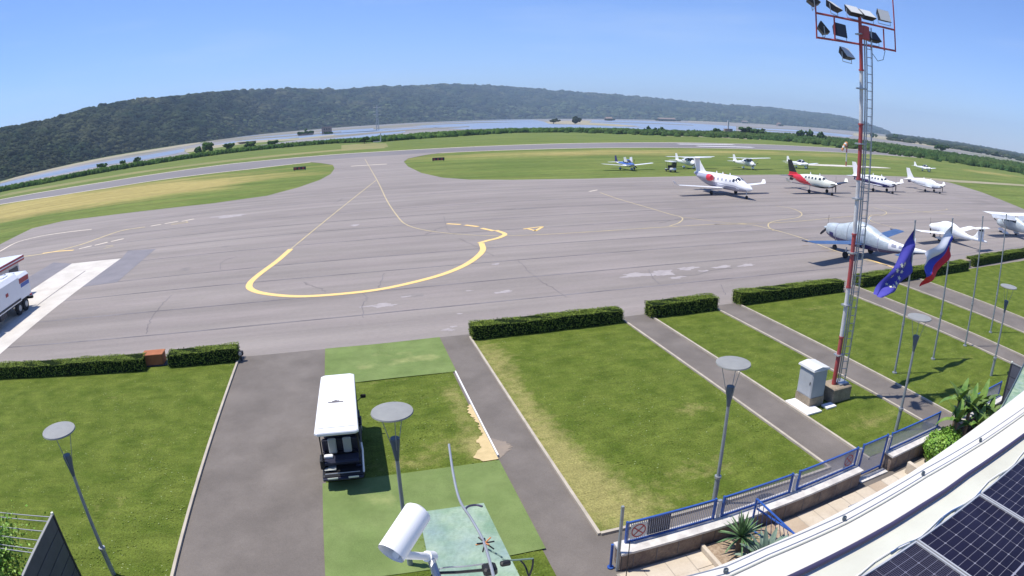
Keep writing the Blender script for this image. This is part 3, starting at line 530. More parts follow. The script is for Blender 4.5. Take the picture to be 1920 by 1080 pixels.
line('taxi_line', [(-4.62,51.37),(6.03,106.57)], .13); line('taxi_line', [(6.91,171.38),(6.2,106.44),(5.68,78.71),(5.71,64.72),(6.03,58.92),(7.45,54.95),(9.84,52.03),(13.14,49.96),(18.64,49.12),(28.17,49.21),(34.15,49.21),(37.66,48.67)], .13)
line('taxi_line', [(33.27,74.73),(32.86,68.16),(32.95,60.71),(32.97,55.99),(33.18,54.15),(32.57,52.62),(30.98,50.8),(29.2,49.5)], .14); line('taxi_line', [(33.28,53.78),(35.14,50.66),(37.85,48.93),(43.25,48.57),(55.16,50.38)], .11)
line('taxi_line', [(34.15,49.21),(37.46,48.41),(38.27,46.03),(38.42,41.51),(37.64,36.5),(37.84,32.91),(38.28,30.63)], .15); line('taxi_line', [(49.73,58.54),(50.46,56.35),(49.06,53.05),(46.25,50.65),(42.67,49.65),(40.49,48.5),(38.92,46.74),(38.07,44.96)], .13)
line('taxi_line', [(64.58,56.59),(64.76,54.46),(63.61,52.13),(60.48,50.14),(58.61,50.34),(55.95,48.52),(54.58,46.37),(54.67,42.36)], .12); line('taxi_line', [(55.16,50.38),(67.27,51.46),(78.89,52.94),(81.5,54.18)], .11)
line('taxi_line', [(68.77,57.69),(71.08,52.42),(77.46,48.9)], .14)
line('taxi_line', [(34.14,77.6),(32.37,76.24)], .3, 'white_line'); line('stop_line', [(2.56,146.17),(10.93,145.61)], 1.1, 'white_line', 0, 0)
line('lead_line', [(38.26,32.98),(38.3,28.93)], .24, 'yellow')
line('edge_marking', [(-45.5,64.36),(-45.59,70.55),(-45.94,76.09),(-43.43,78.65),(-38.9,78.94),(-34.06,78.24)], .36, 'white_line'); line('edge_marking', [(-37.87,63.56),(-33.95,63.66),(-30.68,66.25),(-29.23,69.87),(-27.61,73.46),(-24.74,74.14)], .40, 'yellow_thin')
line('edge_marking', [(-34.8,63.81),(-32.48,63.74),(-30.15,63.1)], .42, 'yellow', .001)
for q in ([(-29.63,63.53),(-28.31,64.4)], [(-27.93,64.49),(-26.72,65.61)], [(-26.34,65.71),(-25.07,66.7)], [(-23.98,74.25),(-22.8,74.88)], [(-22.32,74.98),(-20.76,75.83)], [(-20.17,75.45),(-18.79,76.46)]): line('edge_dash', q, .4, 'white_line', .001, 0)
# the stencilled figures beside the dashes, and the letter A
for q in ([(-25.65,61.63),(-24.77,62.41)], [(-26,63.05),(-25.05,62.97)], [(-21.12,73.45),(-19.03,73.92)], [(-21.21,74.29),(-19.36,74.74)], [(-19.03,73.92),(-19.36,74.74)]): line('stand_number', q, .2, 'yellow_thin', .001, 0)
for q in ([(15.81,52.32),(17.88,52.92)], [(16.27,52.35),(16.56,51.01)], [(16.47,50.96),(17.82,52.82)]): line('letter_a', q, .26, 'yellow', .001, 0)

# ---------------------------------------------------------------- garden in front of the terminal
dr = spots([(4.9 + .9, 24, 1.0, 2.5, .5), (5.7, 20, .7, 3, .45), (5.7, 16, .8, 3, .55), (6.1, 13, 1.2, 2.4, .6), (11.3, 16.7, .9, .5, .5), (9.6, 13.2, 1.6, .7, .35), (7.5, 12, 2, .8, .25), (12, 21.5, 1, .5, .25), (16.8, 13, 1.4, .6, .42), (20, 13.3, 2, .8, .2), (24.5, 24.5, 2, .6, .3), (30, 22, 3, 1, .3), (27, 15, 2, 1, .2), (-11, 23.5, 3, .5, .2), (-8, 15, 1.4, 1.2, .22), (-7.5, 18.5, 1, 1.4, .16), (-13, 20, 2, .5, .16),
            (2.6, 20.8, 1.2, .4, .2), (3.5, 19.5, .5, 2.8, .5), (2.5, 17.0, 1.3, .8, .35), (1.0, 16.2, 1.2, .4, .4), (3.6, 16.4, .45, .6, .9), (1, 22.6, 2, .2, .3), (22, 17.5, 1, .4, .2), (.6, 12.4, .8, .5, 0)], 0.03)
def bumpy(X, Y): return .008 * np.sin(X * 2.3 + 1) * np.sin(Y * 1.9) + rng.normal(0, .004, X.shape)
lawns = [('lawn', -30, -5.46, 6.0, 26.7, M['lawn']), ('lawn', -1.33, 3.82, 6.0, 26.8, M['lawn']), ('lawn', 5.42, 13.1, 11.45, 26.6, M['lawn']), ('lawn', 14.85, 18.72, 11.2, 26.7, M['lawn']), ('lawn', 20.55, 28.6, 11.0, 26.8, M['lawn']), ('lawn', 30.6, 34.4, 11.0, 27.0, M['lawn']), ('lawn', 37.6, 75, 11.0, 27.3, M['lawn'])]
struct(MB().poly([(-30, -12), (80, -12), (80, 26.95), (-30, 26.95)], -.012).build('pavement', M['path']))
for nme, x0_, x1_, y0_, y1_, mm_ in lawns: struct(grid_sheet(nme, x0_, x1_, y0_, y1_, .25, .012, mm_, dr, bumpy))
mb = MB()
def kerb(x, y0_, y1_, w_=.09): mb.box((x, (y0_ + y1_) / 2, .02), (w_, y1_ - y0_, .09))
for x, y0_, y1_ in ((-5.40, 5, 26.6), (5.36, 11.35, 26.5), (13.17, 11.4, 26.4), (14.79, 11.1, 26.6), (18.80, 11, 26.5), (20.48, 11, 26.7), (28.7, 11, 26.8), (30.5, 11, 26.9), (34.5, 11, 27), (37.5, 11, 27)): kerb(x, y0_, y1_)
mb.box((9.3, 11.36, .02), (7.8, .09, .09)); struct(mb.build('kerb', M['kerb'])); struct(MB().box((3.93, 19.3, .03), (.045, 6.8, .07)).build('kerb', M['white_paint']))
tf = spots([(2.5, 24.5, 1.6, .5, .5), (1.2, 25.4, 1.4, .3, .35), (0.3, 24.2, .8, .4, .35), (.2, 14.6, 1, .7, .3), (2, 14, 1.6, .5, .12), (0, 13, .8, 1, .2)], 0.0)
def tb_(X, Y): return .012 * np.sin(X * 1.1) * np.sin(Y * .9) + .004
for x0_, x1_, y0_, y1_ in ((-1.36, 3.98, 22.72, 26.85), (-1.43, 3.9, 11.25, 15.65)):
    struct(grid_sheet('artificial_turf', x0_, x1_, y0_, y1_, .2, .032, M['turf'], tf, tb_))
mb = MB().poly([(3.88 - (.04 + .62 * math.exp(-((y - 16.05) / .42) ** 2) + .26 * math.exp(-((y - 16.9) / .35) ** 2) + .13 * math.exp(-((y - 19.0) / .4) ** 2) + rng.uniform(-.03, .12)), y) for y in np.linspace(15.7, 19.6, 60)] + [(3.89, 19.6), (3.89, 15.7)], .034); struct(mb.build('bare_soil', M['sand']))
mb = MB().poly([(3.97 + (.5 + rng.uniform(-.1, .1)) * max(0, math.sin(PI * u)), 15.8 + 1.3 * u) for u in np.linspace(0, 1, 40)], -.004); struct(mb.build('spilled_soil', M['dirt']))

def tufts(name, n, size, m, label, cat, up=1.0):
    area = [(x1_ - x0_) * (y1_ - y0_) for _, x0_, x1_, y0_, y1_, _ in lawns[:6]]; P = []
    for (_, x0_, x1_, y0_, y1_, _), a_ in zip(lawns[:6], area):
        k = int(n * a_ / sum(area)); P.append(np.stack([rng.uniform(x0_ + .05, x1_ - .05, k), rng.uniform(max(y0_, 9.5) + .05, y1_ - .1, k), np.full(k, .026)], 1))
    P = np.concatenate(P); N = np.tile((0, 0, up), (len(P), 1))
    clump = np.sin(P[:, 0] * 2.1 + np.sin(P[:, 1] * 1.3) * 2) + np.sin(P[:, 1] * 2.7 + P[:, 0]); P = P[(clump + rng.normal(0, .9, len(P)) > -.3) & (dr(P[:, 0], P[:, 1]) < .22)]
    return stuff(leaves(name, P, N[:len(P)], size, m, rng), label, cat)
tufts('grass_tufts', 40000, .034, M['tuft'], 'short uneven tufts of grass on the garden lawns', 'grass', 5)
tufts('clover_specks', 5000, .03, M['clover'], 'pale specks of clover scattered over the garden lawns', 'clover', 5)
def hedge(x0_, x1_, y0_, y1_, h_, label, tilt=0, name='clipped_hedge'):
    L_, W_ = x1_ - x0_, y1_ - y0_
    o = thing(name, label, 'hedge', ((x0_ + x1_) / 2, (y0_ + y1_) / 2, 0), tilt, 'clipped hedges along the apron')
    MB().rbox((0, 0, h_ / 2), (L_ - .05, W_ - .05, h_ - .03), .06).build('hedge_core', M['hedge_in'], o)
    dens = 760; n1, n2, n3 = int(L_ * W_ * dens * 1.3), int(L_ * h_ * dens * .4), int(W_ * h_ * dens * .5)  # side leaves kept sparse so the core's painted shade shows between them
    P = []; N = []
    def face(n_, f, nn): P.append(np.array([f(*rng.uniform(-.5, .5, 2)) for _ in range(n_)])); N.append(np.tile(nn, (n_, 1)))
    face(n1, lambda a, b: (a * L_, b * W_, h_ + .03 * math.sin(a * L_ * 1.1) + .02 * math.sin(a * L_ * 3.7 + b * 5)), (0, 0, 1))
    face(n2, lambda a, b: (a * L_, -W_ / 2, (b + .5) * h_), (0, -1, .2)); face(n2 // 2, lambda a, b: (a * L_, W_ / 2, (b + .5) * h_), (0, 1, .2))
    for sx in (-1, 1): face(n3, lambda a, b: (sx * L_ / 2, a * W_, (b + .5) * h_), (sx, 0, .2))
    P = np.concatenate(P) + rng.normal(0, .010, (sum(map(len, P)), 3))
    leaves('foliage', P, np.concatenate(N), .031, M['hedge'], rng, o)
    return o
hedge(-30, -9.95, 26.3, 27.15, .62, 'long clipped hedge left of the terracotta planter, running out of frame', -.02)
hedge(-8.75, -5.35, 26.25, 27.1, .64, 'short clipped hedge between the terracotta planter and the driveway')
hedge(5.38, 13.0, 26.0, 26.85, .68, 'long clipped hedge at the head of the largest lawn')
hedge(14.65, 18.75, 26.1, 27.0, .72, 'short clipped hedge, nearest right of the largest lawn')
hedge(20.4, 28.75, 26.35, 27.25, .7, 'long clipped hedge just left of the floodlight mast')
hedge(30.75, 45.2, 26.75, 27.75, .7, 'long clipped hedge behind the mast and the flags', .02)
hedge(47.2, 75, 28.1, 29.1, .7, 'far right clipped hedge beyond the small brown planter', .035)

o = thing('planter_box', 'terracotta coloured wooden planter between the two left hedges', 'planter', (-9.6,26.61))
MB().rbox((0, .35, .3), (1.05, .62, .5), .03).build('box', M['terracotta'], o); MB().rbox((.12, .35, .03), (1.0, .7, .06), .02).build('base_plate', M['slate_dark'], o); MB().rbox((0, .35, .57), (1.12, .7, .05), .02).build('lid', M['terracotta'], o)
o = thing('planter_box', 'small weathered brown planter in the gap of the far right hedge', 'planter', (46.2, 28.0))
MB().rbox((0, 0, .3), (1.1, .6, .6), .03).build('box', M['box_conc'], o); MB().rbox((-.6, -.1, .2), (.25, .3, .4), .03).build('base_plate', M['coping'], o)
o = thing('ground_spotlight', 'small black spotlight at the right end of the short left hedge', 'spotlight', (-5.23,26.46))
MB().tube([(0, 0, 0), (0, 0, .3)], .03).build('stake', M['black'], o); MB().rbox((0, 0, .36), (.26, .2, .2), .03).build('lamp_head', M['black'], o); MB().wheel((0, -.11, .36), .08, .03, m=0).build('lens', M['galv'], o)

# ---------------------------------------------------------------- aircraft builder (local axes: nose +x, left wing +y, ground z = 0)
def interp_st(st, x):
    xs = [q[0] for q in st]; out = []
    for k in (1, 2, 3):
        ys = [q[k] for q in st]; i = int(np.clip(np.searchsorted(xs, x) - 1, 0, len(xs) - 2))
        h = xs[i + 1] - xs[i]; t = (x - xs[i]) / h
        def sl(j):
            if j <= 0 or j >= len(xs) - 1: jj = min(max(j, 1), len(xs) - 1); return (ys[jj] - ys[jj - 1]) / (xs[jj] - xs[jj - 1])
            return ((ys[j + 1] - ys[j]) / (xs[j + 1] - xs[j]) + (ys[j] - ys[j - 1]) / (xs[j] - xs[j - 1])) / 2
        a, b = sl(i) * h, sl(i + 1) * h
        out.append((2 * t ** 3 - 3 * t * t + 1) * ys[i] + (t ** 3 - 2 * t * t + t) * a + (-2 * t ** 3 + 3 * t * t) * ys[i + 1] + (t ** 3 - t * t) * b)
    return max(out[0], .01), out[1], max(out[2], out[1] + .02)
def fpt(st, x, ang, off=0, e=2.3):      # point on the hull, ang 0 = left side, 90 = top
    w_, zb, zt = interp_st(st, x); c, s = math.cos(ang), math.sin(ang)
    k = (abs(c) ** e + abs(s) ** e) ** (-1 / e)
    return (x, (w_ + off) * k * c, (zb + zt) / 2 + ((zt - zb) / 2 + off) * k * s)
def hull(name, st, m, parent, n=24, dx=.2, mf=None):
    x0_, x1_ = st[0][0], st[-1][0]; N = max(6, int((x1_ - x0_) / dx)); xs = [x0_ + (x1_ - x0_) * i / N for i in range(N + 1)]
    R = [[fpt(st, x, 2 * PI * j / n) for j in range(n)] for x in xs]
    R = [r[::-1] for r in R]
    mm_ = (lambda i, j: mf(xs[i] + .5 * (xs[1] - xs[0]), 2 * PI * ((n - 1 - j) - .5) / n)) if mf else None
    return MB().loft(R, mf=mm_).build(name, m, parent, True)
def skin_patch(name, st, xa, xb, a0, a1, m, parent, off=.012, slant=0, nx=None):
    a0, a1 = math.radians(a0), math.radians(a1); nx = nx or max(1, int((xb - xa) / .15)); ny = 5; v = []; f = []
    for i in range(nx + 1):
        for j in range(ny + 1):
            v.append(fpt(st, xa + (xb - xa) * i / nx + slant * (j / ny), a0 + (a1 - a0) * j / ny, off))
    for i in range(nx):
        for j in range(ny):
            q = i * (ny + 1) + j; f.append((q, q + 1, q + ny + 2, q + ny + 1))
    return MB().add(v, f).build(name, m, parent, True)
def foil(name, secs, m, parent, mf=None):    # secs: (le point, chord, thickness, normal)
    R = []
    for p, ch, th, nn in secs:
        nn = Vector(nn).normalized(); P = Vector(p); r = []
        for u, t in ((0, 0), (.04, .5), (.15, .85), (.35, 1), (.65, .7), (.88, .3), (1, .04), (1, -.04), (.88, -.2), (.65, -.4), (.35, -.55), (.15, -.5), (.04, -.35)):
            r.append(tuple(P + Vector((-ch * u, 0, 0)) + nn * (t * th / 2)))
        R.append(r)
    return MB().loft(R, mf=mf).build(name, m, parent, True)
def wings(t, m, le, ch, semi, z, dih, tip_ch, sweep=.0, th=.16, y0=0, winglet=0, tipm=None, out=None):
    for s in (1, -1):
        zt = z + semi * math.sin(dih); S = [((le, s * y0, z), ch, th, (0, 0, 1)), ((le - sweep * .5, s * (y0 + semi) / 2, (z + zt) / 2), (ch + tip_ch) / 2, th * .8, (0, 0, 1)), ((le - sweep, s * (semi - .12), zt - .01), tip_ch, th * .5, (0, 0, 1))]
        if winglet: S += [((le - sweep - .25, s * (semi + .05), zt + winglet * .25), tip_ch * .8, .06, (0, -s * .8, .6)), ((le - sweep - .6, s * (semi + .22), zt + winglet), tip_ch * .45, .03, (0, -s, .2))]
        else: S += [((le - sweep - .06, s * semi, zt + .02), tip_ch * .8, th * .15, (0, 0, 1))]
        if s < 0: S = S[::-1]
        foil('wing', S, [m, tipm or m], t, mf=(lambda i, j, s=s: 1 if (i >= 2 if s > 0 else i <= len(S) - 4) and tipm else 0) if tipm else None)
def tailplane(t, m, x, ch, semi, z, tip=.6, sweep=.3, dih=0):
    for s in (1, -1):
        S = [((x, 0, z), ch, .1, (0, 0, 1)), ((x - sweep, s * semi, z + dih), ch * tip, .04, (0, 0, 1))]
        foil('tailplane', S[::-1] if s < 0 else S, m, t)
def fin(t, m, x, ch, z0, z1, sweep, tip, dorsal=0, mats=None):
    S = [((x + dorsal, 0, z0), ch + dorsal, .14, (0, 1, 0)), ((x, 0, z0 + .25 * (z1 - z0)), ch, .12, (0, 1, 0)), ((x - sweep * .6, 0, z0 + .65 * (z1 - z0)), ch * (.4 + .6 * tip), .09, (0, 1, 0)), ((x - sweep, 0, z1), ch * tip, .05, (0, 1, 0))]
    return foil('fin', S[::-1], mats or m, t, mf=(lambda i, j: 1 if i < 2 else 0) if mats else None)
def gear(t, x, y, r, w_, ztop, m, spat=None, lean=0):
    g = MB().tube([(x, y, r), (x - lean, y * (1 if y == 0 else .95), ztop)], .05, 8).build('landing_gear', m, t)
    MB().wheel((x, y, r), r, w_).build('wheel', M['tyre'], g)
    if spat: MB().loft([[(x + dx, y + sy * k, r + .12 + sz * k) for sy, sz in ((.1, -.12), (.12, 0), (.08, .14), (-.08, .14), (-.12, 0), (-.1, -.12))] for dx, k in ((.42, .2), (.25, .9), (0, 1.15), (-.25, .9), (-.55, .2))]).build('wheel_fairing', spat, g, True)
def prop(t, x, z, r, n, ang, m=None, spin=.16, sm=None):
    L_ = .5 * spin / .16 * .8
    s_ = MB().loft([[(x + dx, rr * math.cos(2 * PI * k / 12), z + rr * math.sin(2 * PI * k / 12)) for k in range(12)] for dx, rr in ((0, spin), (L_ * .4, spin * .85), (L_ * .8, spin * .45), (L_, .02))][::-1] and [[(x + dx, rr * math.cos(-2 * PI * k / 12), z + rr * math.sin(-2 * PI * k / 12)) for k in range(12)] for dx, rr in ((0, spin), (L_ * .4, spin * .85), (L_ * .8, spin * .45), (L_, .02))]).build('spinner', sm or M['metal'], t, True)
    for k in range(n):
        a_ = ang + 2 * PI * k / n; d = Vector((0, math.cos(a_), math.sin(a_))); e = Vector((0, -d.z, d.y)); c = Vector((x + .1, 0, z)); R = []
        for u, wd, tw in ((.12, .05, 1.1), (.3, .085, .9), (.65, .095, .6), (.95, .07, .45), (1, .03, .4)):
            q = c + d * r * u; A = (e * math.cos(tw) + Vector((1, 0, 0)) * math.sin(tw)) * wd; B = A.cross(d).normalized() * .012
            R.append([tuple(q + A), tuple(q + B), tuple(q - A), tuple(q - B)])
        MB().loft(R).build('propeller_blade', m or M['black'], t, True)

PJ = 'aircraft parked on the apron'; PG = 'light aircraft parked on the grass'
def at(x, y, h): return (x, y, 0), math.radians(h)

# business jet
p_, h_ = at(49.21, 69.1, -87.1)
t = thing('business_jet', 'white twin engined business jet with a grey tail belly and a red engine inlet cover', 'jet', p_, h_, PJ, 1.06)
J = [(-6.6, .12, 2.05, 2.3), (-5.6, .38, 1.65, 2.45), (-4.2, .68, 1.15, 2.55), (-2.6, .80, .80, 2.6), (-.8, .82, .72, 2.6), (1.0, .82, .72, 2.6), (2.3, .80, .74, 2.58), (3.1, .74, .76, 2.45), (3.7, .66, .80, 2.12), (4.4, .52, .86, 1.86), (5.1, .34, .97, 1.66), (5.6, .03, 1.25, 1.36)]
hull('fuselage', J, [M['white'], M['grey_paint']], t, 32, .18, lambda x, a: 1 if (math.sin(a) < (-.30 if x > 3.8 else -.50 + (.05 * (3.8 - x)) + (.75 if x < -2.0 else 0) * min(1, max(0, (-2.0 - x) / .8)))) and x < 4.8 else 0)
for s in (0, 1):
    f_ = lambda a: a if s == 0 else 180 - a
    for k in range(5): skin_patch('cabin_window', J, 2.0 - k * .82, 2.32 - k * .82, f_(12), f_(30), M['grey_paint'], t)
    skin_patch('windshield', J, 3.0, 3.55, f_(34), f_(84), M['glass'], t, .014, .0); skin_patch('side_window', J, 2.55, 2.95, f_(18), f_(42), M['glass'], t, .014)
    skin_patch('cheat_line', J, -4.4, 4.6, f_(-13), f_(-9), M['grey_paint'], t, .006)
wings(t, M['white'], .75, 2.1, 7.15, .85, math.radians(4), .95, .55, .22, winglet=.45)
fin(t, M['white'], -4.2, 2.1, 2.2, 4.3, 1.5, .62, .9); tailplane(t, M['white'], -5.5, 1.1, 2.35, 4.25, .6, .35)
MB().loft([[(x, rr * math.cos(-2 * PI * k / 12), 4.27 + rr * math.sin(-2 * PI * k / 12)) for k in range(12)] for x, rr in ((-6.9, .02), (-6.5, .09), (-5.6, .13), (-5.3, .03))]).build('tail_fairing', M['white'], t, True)
for s in (1, -1):
    e_ = MB().loft([[(x, s * 1.22 + rr * math.cos(-2 * PI * k / 20), 2.05 + rr * math.sin(-2 * PI * k / 20)) for k in range(20)] for x, rr in ((-4.1, .22), (-3.4, .34), (-2.3, .43), (-1.5, .42), (-1.2, .36))]).build('engine_nacelle', M['grey_paint'], t, True)
    MB().loft([[(x, s * 1.22 + rr * math.cos(-2 * PI * k / 20), 2.05 + rr * math.sin(-2 * PI * k / 20)) for k in range(20)] for x, rr in ((-1.75, .436), (-1.32, .42), (-1.06, .33), (-1.0, .1))]).build('red_inlet_cover', M['red_paint'], e_, True)
    foil('engine_pylon', [((-2.0, s * .6, 1.95), 1.4, .16, (0, 0, 1)), ((-2.0, s * .95, 2.0), 1.4, .14, (0, 0, 1))][::s], M['grey_paint'], t)
gear(t, 0, 2, .28, .2, .85, M['metal']); gear(t, 0, -2, .28, .2, .85, M['metal']); gear(t, 4.6, 0, .22, .16, .95, M['metal'], lean=.1)
for x in (-1.6, -.3, 1.2): foil('antenna', [((x, 0, 2.86), .14, .03, (0, 1, 0)), ((x + .15, 0, 2.55), .3, .03, (0, 1, 0))], M['white'], t)

# single engine turboprops
TB = [(-6.9, .06, 1.75, 2.0), (-5.6, .24, 1.45, 2.12), (-4.2, .44, 1.10, 2.3), (-2.6, .62, .90, 2.5), (-1.0, .68, .80, 2.58), (.4, .68, .78, 2.55), (1.1, .64, .80, 2.42), (1.6, .56, .86, 2.16), (2.4, .46, 1.0, 2.06), (3.2, .30, 1.22, 1.98), (3.45, .2, 1.45, 1.94)]
def turboprop(name, label, pose, sc_, colors, mf, wing_m, windows=True, covered=False, props=True, finm=None, tipm=None):
    p_, h_ = pose; t = thing(name, label, 'airplane', p_, h_, PJ, sc_)
    hull('fuselage', TB, colors, t, 28, .16, mf)
    if windows:
        for s in (0, 1):
            f_ = lambda a: a if s == 0 else 180 - a
            skin_patch('windshield', TB, 1.12, 1.5, f_(40), f_(86), M['glass'], t, .014, 0); skin_patch('side_window', TB, .55, .98, f_(22), f_(46), M['glass'], t, .014)
            for k in range(4): skin_patch('cabin_window', TB, -.25 - k * .72, .08 - k * .72, f_(18), f_(38), M['glass'], t)
    wings(t, wing_m, .95, 1.75, 6.3, .92, math.radians(6.5), .95, .35, .2, winglet=.55, tipm=tipm)
    fin(t, M['white'] if not finm else finm[0], -4.9, 1.75, 1.9, 4.3, 1.25, .55, 1.0, finm); tailplane(t, wing_m, -5.4, 1.15, 2.5, 1.95, .6, .25)
    foil('ventral_fin', [((-5.2, 0, 1.6), 1.2, .06, (0, 1, 0)), ((-5.8, 0, 1.2), .7, .03, (0, 1, 0))], colors[-1], t)
    prop(t, 3.45, 1.7, 1.15, 4, math.radians(92), M['black'], .2, M['metal'])
    for s in (1, -1): MB().tube([(3.05, s * .3, 1.35), (2.8, s * .46, 1.25), (2.5, s * .48, 1.2)], .09).build('exhaust_pipe', M['metal'], t, True)
    gear(t, 0, 1.95, .27, .2, 1.1, M['metal']); gear(t, 0, -1.95, .27, .2, 1.1, M['metal']); gear(t, 2.9, 0, .22, .16, 1.2, M['metal'])
    for x in (-1.8, .2): foil('antenna', [((x, 0, 2.9), .12, .03, (0, 1, 0)), ((x + .12, 0, 2.5), .28, .03, (0, 1, 0))], M['white'], t)
    return t
turboprop('turboprop_airplane', 'cream turboprop with a red rear fuselage and black fin and wings', at(67.1, 69.1, -88), 1.02, [M['cream'], M['red_paint'], M['black_paint']],
          lambda x, a: 1 if (x < -2.2 - 1.9 * math.sin(a)) and x > -6.9 and not (x < -4.6 and math.sin(a) < -.45) else (2 if math.sin(a) < -.55 else 0), M['black_paint'], finm=(M['red_paint'], M['black_paint']), tipm=M['cream'])
turboprop('turboprop_airplane', 'white turboprop with a navy belly stripe and row of cabin windows, behind the floodlight mast', at(84.2, 70.9, -89), 1.0, [M['white'], M['navy']],
          lambda x, a: 1 if math.sin(a) < -.25 + .06 * abs(x) * (x < 0) - (.15 if x > 2 else 0) else 0, M['white'])
t = turboprop('turboprop_airplane', 'white turboprop wrapped in a fabric cover, rightmost of the three turboprops', at(100.9, 71.7, -87.1), .87, [M['cover'], M['navy']],
          lambda x, a: 1 if math.sin(a) < -.6 else 0, M['cover'], windows=False)

# light aircraft
def cabin(name, st, m, t, mf=None): return hull(name, st, m, t, 20, .12, mf)
def low_wing(name, label, pose, sc_, hm, wm, group, wz=.72, mf=None, tm=None, canopy=True, glass='glass', windows=False, props=2, spats=True, ttail=False, F=None, span=5.2, doors=False, cover=False, pang=80, fm=None, gears=True):
    p_, h_ = pose; t = thing(name, label, 'airplane', p_, h_, group, sc_)
    F = F or [(-5.0, .05, .98, 1.15), (-3.6, .18, .85, 1.2), (-2.0, .36, .68, 1.32), (-.9, .50, .58, 1.42), (.2, .54, .55, 1.42), (1.0, .50, .58, 1.40), (1.8, .40, .70, 1.36), (2.15, .22, .88, 1.28)]
    hull('fuselage', F, hm, t, 24, .15, mf)
    if canopy:
        K_ = [(-1.7, .05, 1.15, 1.30), (-1.1, .34, 1.1, 1.66), (-.3, .46, 1.1, 1.86), (.4, .44, 1.1, 1.80), (1.0, .36, 1.1, 1.48), (1.25, .1, 1.1, 1.34)]
        c_ = hull('canopy', K_, M[glass], t, 20, .12)
        for x in (-.75, .45): MB().loft([[fpt(K_, x + d_, 2 * PI * j / 20, .015) for j in range(20)][::-1] for d_ in (-.05, .05)]).build('canopy_frame', hm[0] if isinstance(hm, list) else hm, c_, True)
        skin_patch('cabin_roof', K_, -.9, .5, 62, 118, hm[0] if isinstance(hm, list) else hm, c_, .02)
    wings(t, wm, .55, 1.35, span, wz, math.radians(5), 1.05, .12, .18)
    fin(t, fm or wm, -3.9, 1.1, 1.1, 2.3, .55, .55, .4); tailplane(t, tm or wm, -4.15, .85, 1.65, (2.2 if ttail else 1.12), .75, .1)
    prop(t, 2.12, 1.1, .92, props, math.radians(pang), M['black'], .13, hm[0] if isinstance(hm, list) else hm)
    if gears:
        sp = (hm[0] if isinstance(hm, list) else hm) if spats else None
        gear(t, -.1, 1.45, .2, .14, .75, M['metal'], sp); gear(t, -.1, -1.45, .2, .14, .75, M['metal'], sp); gear(t, 1.6, 0, .18, .13, .75, M['metal'], sp)
    if doors:
        for s in (1, -1):
            MB().add([(.9, s * .50, 1.45), (-.25, s * .50, 1.45), (-.35, s * .62, 2.25), (.45, s * .62, 2.35), (.9, s * .54, 1.45), (-.25, s * .54, 1.45), (-.35, s * .66, 2.25), (.45, s * .66, 2.35)], [(0, 1, 2, 3), (7, 6, 5, 4), (0, 4, 5, 1), (1, 5, 6, 2), (2, 6, 7, 3), (3, 7, 4, 0)]).build('open_door', M['white'], t)
    return t
def high_wing(name, label, pose, sc_, group, hm='white', wm='white', cover=False, glass='glass', stripe=None):
    p_, h_ = pose; t = thing(name, label, 'airplane', p_, h_, group, sc_)
    F = [(-5.4, .05, .95, 1.25), (-4.0, .18, .82, 1.38), (-2.4, .38, .68, 1.62), (-1.3, .5, .58, 1.98), (-.4, .54, .55, 2.12), (.5, .54, .55, 2.1), (.95, .5, .56, 1.72), (1.4, .42, .60, 1.42), (1.85, .3, .72, 1.34)]
    hull('fuselage', F, M[hm], t, 24, .13)
    for s in (0, 1):
        f_ = lambda a: a if s == 0 else 180 - a
        if not cover or 1:
            skin_patch('side_window', F, -.1, .62, f_(8), f_(44), M[glass], t, .014); skin_patch('rear_window', F, -1.15, -.25, f_(14), f_(44), M[glass], t, .014)
            skin_patch('windshield', F, .62, 1.02, f_(28), f_(88), M[glass], t, .014)
    wings(t, M[wm], .75, 1.55, 5.5, 2.16, math.radians(1.6), 1.15, .18, .2)
    for s in (1, -1): MB().tube([(.1, s * .45, .68), (.1, s * 2.6, 2.12)], .035, 6).build('wing_strut', M['metal'], t)
    if cover:
        for s in (1, -1): MB().add([(-.82, s * .4, 2.17), (-.72, s * 5.4, 2.32), (-.95, s * 5.3, 1.98), (-1.05, s * .4, 1.72), (-.85, s * .4, 2.17), (-.75, s * 5.4, 2.32), (-.98, s * 5.3, 1.98), (-1.08, s * .4, 1.72)], [(0, 1, 2, 3), (7, 6, 5, 4), (0, 4, 5, 1), (1, 5, 6, 2), (2, 6, 7, 3), (3, 7, 4, 0)]).build('hanging_cover', M[wm], t)
    fin(t, M[wm], -4.15, 1.15, 1.2, 2.6, .6, .6, .7); tailplane(t, M[wm], -4.4, .95, 1.75, 1.25, .75, .1)
    prop(t, 1.85, 1.05, .95, 2, math.radians(20), M['black'], .13, M[hm])
    for y in (1.25, -1.25, 0): gear(t, 1.35 if y == 0 else -.2, y, .19, .14, .62, M['metal'], M['white'])
    return t
low_wing('low_wing_airplane', 'dark blue and white light airplane with its doors swung up, leftmost on the grass', at(52.85, 105.9, -88), 1.06, [M['blue_paint'], M['white']], M['white'], PG, mf=lambda x, a: 1 if math.sin(a) < -.1 or x < -3.2 else 0, doors=True, props=3, fm=M['navy'])
high_wing('high_wing_airplane', 'white high wing airplane parked directly behind the business jet', at(67.7, 107.3, -89), 1.05, PG)
high_wing('high_wing_airplane', 'white high wing airplane in the middle of the grass row, right of the jet', at(81.5, 105.6, -88), 1.04, PG)
low_wing('low_wing_airplane', 'white low wing airplane with a bubble canopy just left of the windsock', at(99.95, 109.2, -89), 1.04, M['white'], M['white'], PG)
low_wing('low_wing_airplane', 'small white low wing airplane at the far right of the grass', at(158.9, 115.1, -93), 1.0, M['white'], M['white'], PG)

